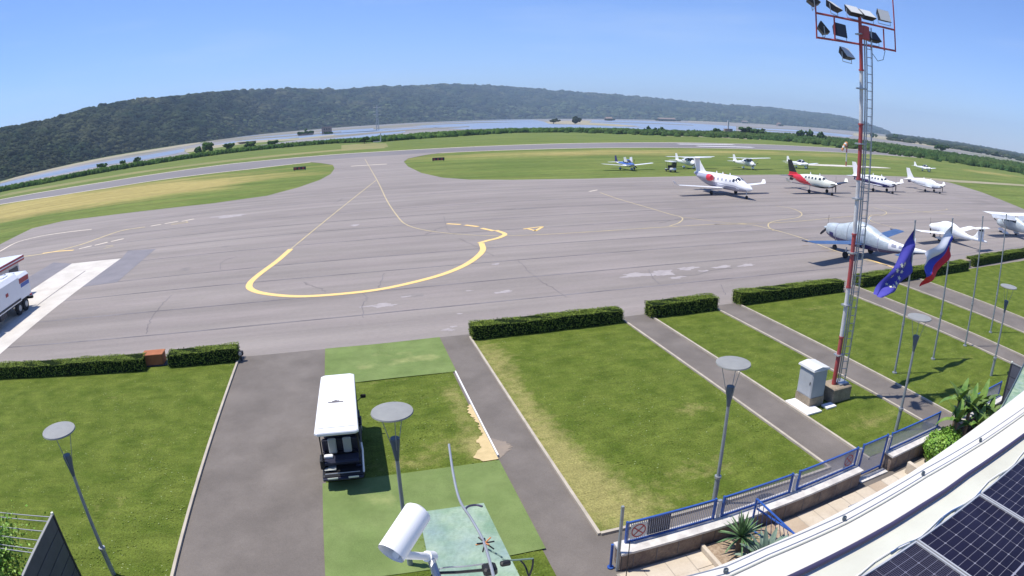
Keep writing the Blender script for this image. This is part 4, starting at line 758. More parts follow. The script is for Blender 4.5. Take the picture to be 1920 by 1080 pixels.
SF = [(-6.3, .06, 1.45, 1.62), (-4.8, .2, 1.12, 1.62), (-3.3, .38, .86, 1.72), (-2.2, .56, .72, 1.95), (-1.0, .66, .66, 2.42), (.2, .68, .64, 2.56), (.9, .64, .66, 2.35), (1.7, .54, .74, 2.12), (2.5, .48, .88, 2.04), (2.95, .34, 1.08, 1.95)]
def xsil(x, a): return 1 if x < -2.9 and math.sin(a) > -.2 else (2 if math.sin(a) < -.55 else 0)
t = low_wing('covered_airplane', 'light airplane under a silver cover with blue wing covers, behind the floodlight mast', at(38.25, 34.1, 99), 1.08, [M['silver'], M['white'], M['navy']], M['blue_wing'], PJ, mf=xsil, canopy=False, F=SF, span=6.3, wz=.98, props=1, gears=False, tm=M['blue_wing'], fm=M['white'])
for o_ in [c for c in t.children if c.name.startswith(('propeller', 'spinner'))]: o_.location = (.85, 0, .45)
prop(t, 2.97, 1.55, 1.0, 3, math.radians(95), M['black'], .18, M['silver'])
for o_ in [c for c in t.children if c.location.x > .8]: bpy.data.objects.remove(o_)
for x in (1.9, .7, -.7, -2.1): MB().loft([[fpt(SF, x + d_, 2 * PI * j / 24, .012) for j in range(24)][::-1] for d_ in (-.03, .03)]).build('cover_strap', M['grey_paint'] if x != .7 else M['galv'], t, True)
for s_i in (0, 1):
    f_ = lambda a: a if s_i == 0 else 180 - a
    for xa in (-4.2, -3.6): skin_patch('tail_patch', SF, xa, xa + .38, f_(10), f_(40), M['grey_paint'], t, .012)
    skin_patch('cowl_vent', SF, 2.1, 2.5, f_(-35), f_(-5), M['navy'], t, .014)
gear(t, -.1, 1.8, .24, .18, .8, M['metal']); gear(t, -.1, -1.8, .24, .18, .8, M['metal']); gear(t, 2.2, 0, .2, .15, 1.0, M['metal'])
for x, h2 in ((-.6, .5), (.3, .3)): MB().tube([(x, 0, 2.4), (x - .35, 0, 2.55 + h2)], .025, 6).build('antenna', M['white'], t)
for y in (4.6, -4.6):
    MB().rbox((.5, y * 1.33, 1.50), (.5, .2, .1), .03).build('wing_tie', M['slate'], t)

DF = [(-5.5, .06, .92, 1.1), (-4.2, .13, .82, 1.12), (-2.8, .24, .68, 1.25), (-1.8, .42, .60, 1.6), (-.8, .58, .56, 1.95), (.3, .60, .55, 1.95), (1.1, .54, .58, 1.66), (1.8, .44, .68, 1.45), (2.15, .28, .85, 1.35)]
t = low_wing('covered_airplane', 'white covered light airplane with a high T shaped tail, right of the flags', at(55.4, 36.6, 91.6), .98, M['cover'], M['cover'], PJ, canopy=False, F=DF, span=6.0, ttail=True, gears=False)
gear(t, -.1, 1.45, .2, .14, .75, M['metal'], M['cover']); gear(t, -.1, -1.45, .2, .14, .75, M['metal'], M['cover']); gear(t, 1.6, 0, .18, .13, .75, M['metal'])
MB().box((-4.62, -.0, 2.02), (.5, .15, .24)).build('fin_band', M['black_paint'], t)
high_wing('high_wing_airplane', 'high wing airplane under pale covers at the far right edge of the apron', at(71.9, 36.9, 84), 1.14, PJ, 'silver', 'cover', True)

# ---------------------------------------------------------------- floodlight mast
mx, my = 16.78, 15.2
o = thing('mast_footing', 'rough concrete block carrying the floodlight mast', 'concrete block', (16.93, 15.2, 0))
MB().rbox((0, 0, .3), (1.05, .85, .6), .04).build('block', M['box_conc'], o); MB().box((.22, 0, .63), (.5, .5, .05)).build('base_plate', M['galv'], o)
o = thing('floodlight_mast', 'tall red and white banded floodlight mast with a ladder', 'light mast', (mx, my, .6))
mb = MB(); zz = [0, 1.9, 3.8, 5.73, 7.68, 9.6, 11.5, 13.4]
for i in range(7): mb.tube([(0, 0, zz[i]), (0, 0, zz[i + 1])], [.088 - .003 * i, .085 - .003 * i], 14, m=i % 2)
for z in zz[1:-1]: mb.tube([(0, 0, z - .03), (0, 0, z + .03)], .10, 14, m=i % 2)
mb.build('pole', [M['mast_red'], M['mast_white']], o, True)
mb = MB(); r1, r2 = (.27, -.04), (.50, -.10)
for r_ in (r1, r2): mb.tube([(*r_, .1), (*r_, 13.1)], .026, 6)
for k in range(43): z = .3 + k * .3; mb.tube([(*r1, z), (*r2, z)], .014, 5)
lad = mb.build('ladder', M['galv'], o)
for k in range(7): z = 1.2 + k * 1.93; MB().tube([(0, 0, z), (*r1, z)], .02, 5).box((.0, 0, z), (.3, .28, .05)).build('ladder_bracket', M['galv'], o)
mb = MB().tube([(.12, -.08, 0), (.12, -.08, 12.6)], .028, 6); mb.tube([(.66, .1, .3), (.66, .1, 12.6)], .008, 4)
for k in range(12): mb.tube([(.50, -.10, 1 + k), (.66, .1, 1 + k)], .008, 4)
mb.build('cable_run', M['galv'], o)
B = lambda p: (p[0] - mx, p[1] - my, p[2] - .6)
TL, TR, BL, BR = B((14.55, 15.2, 13.62)), B((18.83, 15.2, 14.03)), B((14.61, 15.2, 12.83)), B((18.78, 15.2, 13.17))
TL = (TL[0], 0, 13.16); TR = (TR[0], 0, 13.30); BL = (BL[0], 0, 12.33); BR = (BR[0], 0, 12.50)
mb = MB()
mb.tube([TL, TR], .04, 6); mb.tube([BL, BR], .04, 6); mb.tube([(TL[0], 0, BL[2] - .04), (TL[0], 0, 15.0)], .028, 6); mb.tube([(TR[0], 0, BR[2] - .04), (TR[0], 0, 15.2)], .028, 6)
for px_ in (-1.35, 1.35): mb.tube([(px_, 0, 12.4), (px_, 0, 13.22)], .03, 6)
fr = mb.build('crossbar_frame', M['mast_red'], o)
MB().rbox((.12, -.12, 12.85), (.34, .2, .5), .03).build('junction_box', M['mast_red'], o)
MB().tube([(.55, 0, 12.45), (.6, -.02, 12.2), (.9, -.04, 11.95), (1.25, -.02, 12.05), (1.4, 0, 12.4)], .012, 5).build('hanging_cable', M['black'], o)
names = ['far left floodlight on the top bar, tilted to the left', 'second floodlight from the left on the top bar', 'floodlight on the top bar just left of the mast head', 'floodlight on the top bar just right of the mast head', 'far right floodlight on the top bar, its white face turned to the camera', 'far left floodlight hanging in the lower frame', 'dark backed floodlight beside the mast in the lower frame, left side', 'floodlight in the lower frame right of the mast', 'lowest floodlight, hung beneath the lower bar left of the mast']
fl = [(-2.3, .0, 13.62, -.95, 55), (-1.3, 0, 13.60, -.95, 22), (-.30, 0, 13.62, -.85, -6), (.45, 0, 13.62, -.9, -6), (1.45, 0, 13.74, -.35, -8), (-1.85, 0, 12.72, -.7, 52), (-1.02, 0, 12.76, -.15, 4), (.72, 0, 12.84, -.75, -5), (-.72, 0, 12.02, -.7, 14)]
for (fx, fy, fz, tl, yaw), lb in zip(fl, names):
    g = thing('floodlight', lb, 'floodlight', (mx + fx, my + fy, .6 + fz), math.radians(yaw), 'floodlights on the mast'); g.rotation_euler = (0, 0, math.radians(yaw))
    hd = MB(); W_, H_ = .30, .24
    v = [(-W_, 0, -H_), (W_, 0, -H_), (W_, 0, H_), (-W_, 0, H_), (-W_ * .75, .2, -H_ * .6), (W_ * .75, .2, -H_ * .6), (W_ * .75, .2, H_ * .6), (-W_ * .75, .2, H_ * .6)]
    ca, sa = math.cos(tl), math.sin(tl); dark_ = lb.startswith(('far left floodlight hanging', 'dark backed', 'floodlight in the lower'))
    rot = lambda p: (p[0], p[1] * ca - p[2] * sa, p[1] * sa + p[2] * ca)
    hd.add([rot(q) for q in v], [(0, 1, 2, 3), (7, 6, 5, 4), (0, 4, 5, 1), (1, 5, 6, 2), (2, 6, 7, 3), (3, 7, 4, 0)]); hd.build('housing', M['slate_dark'], g)
    MB().add([rot((a_ * W_ * .93, -.008, b_ * H_ * .93)) for a_, b_ in ((-1, -1), (1, -1), (1, 1), (-1, 1))] + [rot((a_ * W_ * .93, -.02, b_ * H_ * .93)) for a_, b_ in ((-1, -1), (1, -1), (1, 1), (-1, 1))], [(0, 1, 2, 3), (7, 6, 5, 4), (0, 4, 5, 1), (1, 5, 6, 2), (2, 6, 7, 3), (3, 7, 4, 0)]).build('lamp_face', M['slate_dark'] if dark_ else M['cab_roof'], g)
    MB().tube([(-W_ - .02, .05, 0), (-W_ - .02, .02, -.34), (W_ + .02, .02, -.34), (W_ + .02, .05, 0)], .014, 5).build('bracket', M['galv'], g)

# ---------------------------------------------------------------- flagpoles and flags
poles = [(21.36, 15.72), (24.67, 15.9), (28.18, 16.18), (31.97, 16.67)]
fl_l = ['grey flagpole carrying the blue star flag', 'grey flagpole carrying the white, blue and red flag', 'bare grey flagpole, nearest right of the two flags', 'bare grey flagpole at the far right of the row']
for (x, y), lb in zip(poles, fl_l):
    o = thing('flagpole', lb, 'flagpole', (x, y, 0), 0, 'flagpoles on the lawn')
    MB().tube([(0, 0, 0), (-.03, 0, 2.2), (-.08, 0, 4.4), (-.14, 0, 6.6)], [.05, .045, .038, .03], 10).build('pole', M['pole'], o, True)
    MB().tube([(-.14, 0, 6.58), (-.14, 0, 6.64)], .045, 10).build('finial', M['galv'], o); MB().tube([(0, 0, 0), (0, 0, .06)], .11, 12).build('base_flange', M['galv'], o); MB().tube([(-.03, 0, 2.18), (-.03, 0, 2.3)], .06, 10).build('collar', M['galv'], o)
def flag(name, label, base, C4, mats, band, amp, stars=False):
    o = thing(name, label, 'flag', (*base, 0), 0, 'flags flying from the poles'); NU, NV = 44, 24; v = []; f = []; ms = []
    th, bh, tf_, bf = [Vector(c) for c in C4]
    def P(u, w_):
        a_ = th.lerp(tf_, u); b_ = bh.lerp(bf, u); q = a_.lerp(b_, w_)
        sag = -.35 * math.sin(PI * u) * (1 - .3 * w_); q = q + Vector((0, 0, sag * .6))
        q.y += amp * (math.sin(u * 9 + w_ * 5) * u ** .5 + .55 * math.sin(w_ * 11 + u * 4)) ; q.x += amp * .5 * math.sin(u * 7 + w_ * 9) * u
        return q
    for i in range(NU + 1):
        for j in range(NV + 1): v.append(P(i / NU, j / NV))
    for i in range(NU):
        for j in range(NV): a_ = i * (NV + 1) + j; f.append((a_, a_ + NV + 1, a_ + NV + 2, a_ + 1)); ms.append(band((j + .5) / NV))
    mb = MB().add(v, f, ms)
    if stars:
        for k in range(12):
            cu, cw = .5 + .20 * math.cos(k * PI / 6), .5 + .30 * math.sin(k * PI / 6); c = P(cu, cw); e1 = (P(cu + .01, cw) - c).normalized(); nn = e1.cross((P(cu, cw + .01) - c)).normalized(); e2 = nn.cross(e1)
            for sd in (-.012, .012):
                q = [c + nn * sd + (e1 * math.cos(PI * m_ / 5) + e2 * math.sin(PI * m_ / 5)) * (.115 if m_ % 2 == 0 else .05) for m_ in range(10)]
                mb.add(q, [tuple(range(10))], 1)
    c_ = mb.build('cloth', mats, o, 'all')
    MB().tube([th, bh], .015, 5).build('hoist_rope', M['white'], o)
flag('blue_flag', 'dark blue flag with a ring of gold stars blowing down to the left', poles[0], [(-.12, -.03, 6.35), (-.07, -.03, 4.55), (-2.85, -.3, 3.9), (-2.35, -.5, 3.75)], [M['flag_eu'], M['flag_star']], lambda w_: 0, .15, True)
flag('tricolour_flag', 'white, blue and red striped flag blowing down to the left', poles[1], [(-.12, -.03, 6.35), (-.10, -.03, 4.95), (-2.8, -.4, 5.25), (-2.4, -.3, 3.75)], [M['flag_w'], M['flag_b'], M['flag_r']], lambda w_: min(2, int(w_ * 3)), .15)

# ---------------------------------------------------------------- disc lamps
lamps = [((-7.16, 11.9), 'disc topped lamp post on the left lawn'), ((.62, 11.55), 'disc topped lamp post beside the white roofed golf cart'), ((8.84, 11.46), 'disc topped lamp post at the foot of the largest lawn'), ((17.2, 12.0), 'disc topped lamp post between the mast and the blue fence'), ((25.96, 12.94), 'disc topped lamp post at the far right beside the path')]
for (x, y), lb in lamps:
    o = thing('lamp_post', lb, 'street lamp', (x, y, 0), 0, 'disc topped lamp posts')
    MB().tube([(0, 0, 0), (0, 0, .85)], .07, 14).build('pole_base', M['pole'], o, True); MB().tube([(0, 0, .83), (0, 0, .9)], .095, 14).build('clamp', M['galv'], o)
    MB().tube([(0, 0, .9), (0, 0, 3.0)], [.05, .042], 12).build('pole', M['pole'], o, True)
    MB().tube([(0, 0, 3.0), (0, 0, 3.2), (0, 0, 3.5), (0, 0, 3.56)], [.045, .07, .11, .10], 16).build('lamp_head', M['pole_dark'], o, True)
    for k in range(3):
        a_ = .6 + k * 2 * PI / 3; MB().tube([(.05 * math.cos(a_), .05 * math.sin(a_), 3.2), (.3 * math.cos(a_), .3 * math.sin(a_), 4.15)], .009, 5).build('disc_rod', M['pole'], o)
    d_ = MB().loft([[(r_ * math.cos(2 * PI * k / 36), r_ * math.sin(2 * PI * k / 36), z) for k in range(36)] for r_, z in ((.1, 4.14), (.42, 4.15), (.45, 4.17), (.44, 4.2), (.1, 4.215))]).build('reflector_disc', M['disc'], o, True)

# ---------------------------------------------------------------- cabinet, windsock, signs, trolley
o = thing('electrical_cabinet', 'grey metal utility cabinet on a brown plinth beside the mast', 'cabinet', (15.68, 15.33, 0))
MB().box((0, 0, .2), (.72, .84, .4)).build('plinth', M['box_conc'], o); MB().rbox((0, 0, .92), (.70, .80, 1.06), .015).build('body', M['cab_grey'], o)
d_ = MB().rbox((-.352, 0, .9), (.02, .7, .92), .006).build('door', M['cab_grey'], o); MB().box((-.37, -.28, .95), (.02, .03, .12)).build('handle', M['black'], d_)
MB().add([(-.42, -.46, 1.46), (.42, -.46, 1.46), (.42, .46, 1.46), (-.42, .46, 1.46), (-.40, -.44, 1.53), (.0, -.44, 1.60), (.40, -.44, 1.53), (.40, .44, 1.53), (0, .44, 1.60), (-.40, .44, 1.53)], [(3, 2, 1, 0), (0, 1, 6, 5, 4), (2, 3, 9, 8, 7), (1, 2, 7, 6), (3, 0, 4, 9), (4, 5, 8, 9), (5, 6, 7, 8)]).build('lid', M['cab_roof'], o)
o = thing('concrete_slab', 'white slab lying at the foot of the utility cabinet', 'slab', (15.22, 15.1, 0)); MB().rbox((0, 0, .05), (.75, 1.3, .07), .01).build('slab', M['white'], o); MB().rbox((.95, -.42, .05), (.5, .35, .07), .01).build('slab_end', M['white'], o)
o = thing('windsock', 'red and white windsock on a banded pole beyond the parked aircraft', 'windsock', (126.35, 119.5, 0))
mb = MB()
for i in range(5): mb.tube([(0, 0, i * 1.2), (0, 0, (i + 1) * 1.2)], .16, 8, m=1 if i in (1, 2) else 0)
mb.build('pole', [M['mast_red'], M['mast_white']], o); mb = MB()
for i in range(5): mb.tube([(-.1 - i * .36, 0, 6.0 - i * .12 - .05 * i * i), (-.1 - (i + 1) * .36, 0, 6.0 - (i + 1) * .12 - .05 * (i + 1) ** 2)], [.55 - i * .05, .50 - i * .05], 12, m=i % 2)
mb.build('sock', [M['orange'], M['mast_white']], o, True)
struct(MB().poly([(126.35 + 20 * math.cos(i * PI / 10), 119.5 + 2.6 * math.sin(i * PI / 10)) for i in range(20)], -.028).build('windsock_circle', M['concrete']))
for q, lb in (((-9.39,144.63), 'red taxiway marker board on the left grass tip'), ((23.29,145.96), 'red taxiway marker board at the left end of the right hand grass')):
    o = thing('marker_board', lb, 'sign', q, 0, 'taxiway marker boards')
    MB().rbox((0, 0, .5), (2.9, .25, .7), .03).build('board', M['slate_dark'], o)
    for x in (-1.0, -.1, .8): MB().box((x, -.135, .5), (.5, .02, .45)).build('red_panel', M['mast_red'], o)
    for x in (-1.3, 1.3): MB().box((x, 0, .08), (.12, .12, .16)).build('leg', M['black'], o)
q = (20.76,308.96); o = thing('marker_post', 'white marker post with a flat base on the far runway verge', 'post', q)
MB().tube([(0, 0, 0), (0, 0, 4.2)], .28, 8).build('post', M['mast_white'], o); MB().box((-1.2, 0, .15), (5, 1.2, .3)).build('base', M['mast_white'], o)

# ---------------------------------------------------------------- golf carts
def golf_cart(label, loc, rz, rear_seat=True, long=1.0, group='golf carts'):
    o = thing('golf_cart', label, 'golf cart', loc, rz, group)
    mb = MB(); w0, w1 = .62, .56; R = []
    L0, L1 = -2.02 * long, 2.02 * long
    for k, z in ((.96, 1.84), (1, 1.87), (1, 1.92), (.97, 1.95), (.90, 1.965)):
        R.append([(x * k, y) for x, y in ()] or [(sx * (w0 if y < 0 else w1) * k * cx, y * (1 - (1 - k) * .3) * cy, z) for sx, y, cx, cy in ((1, L0, .88, 1), (1, L0, 1, .965), (1, L1, 1, .95), (1, L1, .78, 1), (-1, L1, .78, 1), (-1, L1, 1, .95), (-1, L0, 1, .965), (-1, L0, .88, 1))])
    roof = mb.loft(R).build('roof', M['white'], o)
    MB().box((-.03, -.15, 1.972), (.46, .05, .012)).box((-.03, -.09, 1.972), (.22, .06, .012)).box((-.03, -.05, 1.972), (.07, .05, .012)).build('roof_emblem', M['seam'], roof)
    MB().rbox((0, L0 + .28, 1.975), (1.05, .05, .02), .008).build('roof_rib', M['white'], roof)
    for x in (-.54, .54):
        for y in (L1 - .25, L0 + .55, .15): MB().tube([(x, y, .5), (x, y + (.12 if y > 1 else 0), 1.86)], .022, 6).build('roof_post', M['black'], o)
    MB().rbox((0, -.1, .36), (1.2, 3.5 * long, .2), .04).build('chassis', M['black'], o)
    MB().loft([[(sx * wd, y, z0 if k == 0 else z1) for sx, k in ((1, 0), (1, 1), (-1, 1), (-1, 0))] for y, wd, z0, z1 in ((1.15 * long, .6, .4, .72), (1.5 * long, .6, .38, .80), (1.85 * long, .52, .36, .70), (2.0 * long, .42, .36, .52))]).build('front_cowl', M['white'] if not rear_seat else M['darkblue'], o, True)
    for s in (-1, 1): MB().rbox((s * .38, 1.93 * long, .56), (.18, .06, .1), .02).build('headlight', M['disc'], o)
    MB().add([(-.52, 1.22, .8), (.52, 1.22, .8), (.5, 1.36, 1.83), (-.5, 1.36, 1.83), (-.52, 1.24, .8), (.52, 1.24, .8), (.5, 1.38, 1.83), (-.5, 1.38, 1.83)], [(0, 1, 2, 3), (7, 6, 5, 4), (0, 4, 5, 1), (1, 5, 6, 2), (2, 6, 7, 3), (3, 7, 4, 0)]).build('windscreen', M['glass'], o)
    MB().tube([(-.25, 1.1, .8), (-.25, .82, 1.0)], .02, 6).wheel((-.25, .8, 1.02), .17, .03).build('steering_wheel', M['black'], o)
    for y in ((.3, -.65) if rear_seat else (.1,)):
        MB().rbox((0, y, .68), (1.15, .5, .16), .05).build('seat', M['darkblue'], o); MB().rbox((0, y - .27, .96), (1.12, .1, .42), .04).build('backrest', M['darkblue'], o)
    if rear_seat:
        MB().rbox((0, -1.32, .66), (1.12, .42, .16), .05).build('rear_seat', M['darkblue'], o)
        for x in (-.24, .2): MB().rbox((x, -1.1, 1.02), (.24, .1, .5), .03).build('rear_backrest', M['seat'], o)
        MB().rbox((0, -1.72, .36), (1.18, .42, .08), .02).build('footrest', M['darkblue'], o)
        MB().rbox((-.36, -1.5, .52), (.34, .3, .02), .005).build('step_plate', M['seat'], o)
        MB().rbox((-.38, -1.28, .78), (.26, .14, .09), .02).build('white_bag', M['white'], o)
        MB().rbox((-.58, -1.35, .66), (.12, .42, .32), .03).build('side_bag', M['black'], o)
        for s in (-1, 1): MB().rbox((s * .3, -1.94, .42), (.3, .03, .06), .01).build('tail_light', M['cream'], o)
        MB().tube([(-.5, -1.9, .56), (.5, -1.9, .56)], .015, 6).build('grab_rail', M['galv'], o)
        MB().tube([(.6, -1.75, .42), (.64, -1.4, .95), (.62, -1.05, 1.0)], .025, 6).build('side_rail', M['white'], o)
        for s in (1,):
            g = MB().tube([(s * .55, 1.35, 1.2), (s * .72, 1.4, 1.32)], .014, 5).build('mirror_arm', M['black'], o); MB().rbox((s * .78, 1.4, 1.36), (.18, .06, .13), .02).build('mirror', M['black'], g)
    for x in (-.52, .52):
        for y in (-1.2 * long, 1.35 * long):
            g = MB().wheel((x, y, .23), .23, .18, 18, ax=0).build('wheel', M['tyre'], o); MB().wheel((x + (.06 if x > 0 else -.06), y, .23), .11, .09, 12, ax=0).build('rim', M['galv'], g)
            MB().rbox((x, y, .5), (.24, .62, .06), .02).build('mudguard', M['darkblue'] if rear_seat else M['white'], o)
    return o
golf_cart('near golf cart with a long plain white roof and dark rear facing seats', (-.72, 17.15, 0), math.radians(-1.5))
golf_cart('distant small golf cart parked on the grass behind the business jet', (59.6, 101.2, 0), math.radians(180), False, .62)

# ---------------------------------------------------------------- fuel truck and kiosk at the left edge
o = thing('fuel_truck', 'white refuelling truck with a red and blue striped rear cabinet on the concrete strip', 'truck', (-25.0, 36.9, 0))
def sq(y, w_, z0, z1, r): return [(sx * (w_ - (r if c else 0)), y, z) for sx, c, z in ((1, 0, z0), (1, 0, z1 - r), (1, 1, z1), (-1, 1, z1), (-1, 0, z1 - r), (-1, 0, z0))]
MB().loft([sq(-1.9, 1.2, .9, 2.75, .25), sq(-1.85, 1.25, .9, 2.8, .3), sq(1.95, 1.25, .9, 2.8, .3), sq(2.0, 1.2, .9, 2.75, .25)]).build('tank', M['white'], o)
MB().loft([sq(2.0, 1.2, .95, 2.6, .2), sq(3.7, 1.2, .95, 2.6, .2)]).build('hose_cabinet', M['white'], o)
MB().box((1.213, 2.8, 2.2), (.02, 1.6, .34)).build('red_stripe', M['mast_red'], o); MB().box((1.262, 0, 1.05), (.03, 3.6, .14)).build('side_skirt', M['slate_dark'], o); MB().rbox((1.1, -1.2, .72), (.3, 1.0, .4), .03).build('tool_box', M['slate_dark'], o); MB().box((1.213, 2.9, 1.86), (.02, 1.4, .26)).build('blue_stripe', M['blue_paint'], o)
MB().box((0, 3.71, 1.7), (2.1, .02, 1.2)).build('rear_shutter', M['slate'], o)
for dx, dy, w_, d_ in ((.3, -.9, .9, 1.2), (.1, 1.0, 1.0, .9), (-.2, 2.8, .8, .8)): MB().rbox((dx, dy, 2.84 if dy < 2 else 2.64), (w_, d_, .1), .03).build('roof_hatch', M['white'], o)
MB().rbox((-.1, .3, 2.83), (.25, 3.6, .06), .01).build('roof_walkway', M['galv'], o)
cabp = MB().loft([sq(-4.0, 1.1, .55, 1.5, .05), sq(-3.95, 1.15, .5, 1.6, .08), sq(-3.6, 1.17, .5, 2.45, .15), sq(-2.1, 1.17, .5, 2.5, .15)]).build('cab', M['white'], o)
MB().box((1.175, -2.85, 1.85), (.02, .95, .7)).build('side_window', M['glass'], cabp); MB().box((-1.175, -2.85, 1.85), (.02, .95, .7)).build('side_window', M['glass'], cabp)
MB().add([(-.98, -3.90, 1.68), (.98, -3.90, 1.68), (.94, -3.66, 2.28), (-.94, -3.66, 2.28)], [(0, 1, 2, 3)]).build('windscreen', M['glass'], cabp)
MB().box((0, .2, .7), (.9, 7.2, .3)).build('chassis', M['black'], o)
MB().box((1.262, -.2, 1.85), (.02, .4, .22)).build('red_lettering_panel', M['mast_red'], o)
for x in (-1.0, 1.0):
    for y in (-2.9, 1.6, 2.7):
        g = MB().wheel((x, y, .46), .46, .3, 20, ax=0).build('wheel', M['tyre'], o); MB().wheel((x * 1.12, y, .46), .22, .1, 12, ax=0).build('rim', M['galv'], g)
for k in range(4): MB().rbox((.5 - k * .3, 3.85, 1.15 + .12 * (k % 2)), (.2, .25, .4), .04).build('hose_reel', M['slate_dark'] if k % 2 else M['galv'], o)
MB().rbox((0, 3.95, .62), (2.3, .2, .2), .03).build('rear_bumper', M['black'], o)
for x in (-.95, .95): MB().rbox((x, 3.98, .82), (.22, .1, .12), .02).build('tail_light', M['red_paint'], o)
o = thing('fuel_kiosk', 'white fuel station kiosk with a red roof fascia behind the refuelling truck', 'kiosk', (-30.0, 42.0, 0))
MB().box((0, 0, 1.35), (5.4, 6.2, 2.7)).build('wall', M['mast_white'], o); MB().rbox((0, 0, 2.98), (6.2, 7.0, .06), .02).build('roof', M['white'], o)
mb = MB()
for c, d in (((3.1, 0, 2.8), (.08, 7.05, .36)), ((-3.1, 0, 2.8), (.08, 7.05, .36)), ((0, 3.52, 2.8), (6.1, .08, .36)), ((0, -3.52, 2.8), (6.1, .08, .36))): mb.box(c, d)
mb.build('fascia', M['mast_red'], o); MB().box((2.72, 2.0, 1.75), (.06, 1.6, 1.1)).build('window', M['glass'], o); MB().box((3.15, 0, 2.8), (.02, 7.0, .08)).build('white_band', M['white'], o)

# ---------------------------------------------------------------- terrace, low wall, fence
mb = MB(); mb.poly([(5.15, 2.5), (26, 2.5), (26, 10.1), (17.8, 10.1), (13.4, 9.9), (5.15, 9.83)], .0); struct(mb.build('terrace', M['grout']))
mb = MB(); s_ = .6
for i in range(36):
    for j in range(13):
        x, y = 5.2 + i * s_, 9.80 - j * s_; k = 1 if rng.random() < .22 else 0
        if 7.45 < x + .3 < 9.7 and y > 8.0: continue
        mb.add([(x + .012, y - s_ + .012, .006), (x + s_ - .012, y - s_ + .012, .006), (x + s_ - .012, y - .012 + (.02 * (x - 5)), .006), (x + .012, y - .012 + (.02 * (x - 5)), .006)], [(0, 1, 2, 3)], k)
struct(mb.build('terrace_paving', [M['paver'], M['paver2']]))
def fy(x): return float(np.interp(x, [5.3, 8.5, 10.8, 13.2, 15.6, 25], [10.12, 10.13, 10.22, 10.36, 10.46, 10.75]))
def wall(label, xa, xb, group='low stone walls of the terrace'):
    o = thing('stone_wall', label, 'wall', ((xa + xb) / 2, fy((xa + xb) / 2), 0), 0, group); ox, oy = o.location[:2]
    n = max(2, int((xb - xa) / .6)); xs = [xa + (xb - xa) * i / n for i in range(n + 1)]
    MB().loft([[(x - ox, fy(x) - .22 - oy, 0), (x - ox, fy(x) - .22 - oy, .5), (x - ox, fy(x) + .18 - oy, .5), (x - ox, fy(x) + .18 - oy, 0)] for x in xs]).build('wall_face', M['stone'], o)
    MB().loft([[(x - ox, fy(x) - .27 - oy, .5), (x - ox, fy(x) - .27 - oy, .56), (x - ox, fy(x) + .22 - oy, .56), (x - ox, fy(x) + .22 - oy, .5)] for x in [xs[0] - .04] + xs[1:-1] + [xs[-1] + .04]]).build('coping', M['coping'], o)
    mb = MB(); x = xa + .3
    while x < xb: mb.box((x - ox, fy(x) - .226 - oy, .25 + rng.uniform(-.05, .05)), (.02, .012, .42)); x += rng.uniform(.35, .75)
    mb.build('joint', M['seam'], o)
wall('long stone wall with white coping left of the blue gate', 5.3, 13.3); wall('short stone wall with white coping right of the blue gate', 14.85, 17.9); wall('stretch of stone wall behind the banana plant', 19.2, 23.0)
def sign(parent, x, y, z, faded):
    s = MB().box((x, y, z), (.42, .012, .42)).build('warning_sign', M['cab_roof'] if not faded else M['bars'], parent); c = M['mast_red']
    mb = MB(); n = 28
    for k in range(n):
        a0, a1 = 2 * PI * k / n, 2 * PI * (k + 1) / n
        mb.add([(x + r_ * math.cos(a_), y - .011, z + r_ * math.sin(a_)) for a_, r_ in ((a0, .16), (a1, .16), (a1, .19), (a0, .19))], [(0, 1, 2, 3)])
    for sg in (1, -1): mb.add([(x - .12 - .012, y - .012, z - sg * .1), (x - .12 + .012, y - .012, z - sg * .12), (x + .12 + .012, y - .012, z + sg * .1), (x + .12 - .012, y - .012, z + sg * .12)], [(0, 1, 2, 3)])
    mb.build('prohibition_mark', c, s)
def fence_panel(label, xa, xb, z0=.5, z1=1.15, sg=None, dark=None, name='railing_fence', cat='fence'):
    xc = (xa + xb) / 2; o = thing(name, label, cat, (xc, fy(xc) + .1, 0), math.atan2(fy(xb) - fy(xa), xb - xa), 'blue railings of the terrace'); L_ = (xb - xa) / 2
    for z in (z0 + .08, z1): MB().box((0, 0, z), (2 * L_ - .09, .045, .045)).build('rail', M['blue'], o)
    for s in (-1, 1): MB().box((s * L_, 0, (z1 + z0) / 2 + .01), (.05, .06, z1 - z0 + .06)).build('post', M['blue'], o)
    mb = MB(); n = int(2 * L_ / .055)
    for k in range(1, n): mb.box((-L_ + 2 * L_ * k / n, 0, (z0 + z1) / 2 + .04), (.014, .014, z1 - z0 - .13))
    mb.build('bars', M['bars'], o)
    if dark: MB().box((dark, .03, (z0 + z1) / 2 + .04), (.62, .01, z1 - z0 - .14)).build('backing_sheet', M['slate'], o)
    if sg: sign(o, sg[0], -.03, (z0 + z1) / 2 + .05, sg[1])
fence_panel('blue railing panel with a clear crossed ring sign at its left end', 5.52, 7.95, sg=(-.92, 0), dark=-.35)
fence_panel('plain blue railing panel behind the spiky yucca', 8.2, 10.5)
fence_panel('blue railing panel with a faded crossed ring sign at its right end', 10.78, 13.25, sg=(.85, 1))
fence_panel('tall blue gate between the two stone walls', 13.52, 14.72, .02, 1.17, name='gate', cat='gate')
fence_panel('blue railing panel just right of the gate', 14.98, 17.85)
fence_panel('blue railing panel behind the banana plant', 19.3, 21.2)
fence_panel('last blue railing panel beside the dark screen', 21.4, 22.9)
for x, lb in ((8.08, 'white post between the first two blue railing panels'), (10.64, 'white post between the second and third blue railing panels'), (13.39, 'white post left of the blue gate'), (14.87, 'white post right of the blue gate')):
    o = thing('fence_post', lb, 'post', (x, fy(x) + .1, .56), 0, 'white posts in the railing'); MB().box((0, 0, .26), (.09, .06, .52)).build('post', M['coping'], o); MB().box((0, 0, .53), (.11, .08, .03)).build('cap', M['galv'], o)
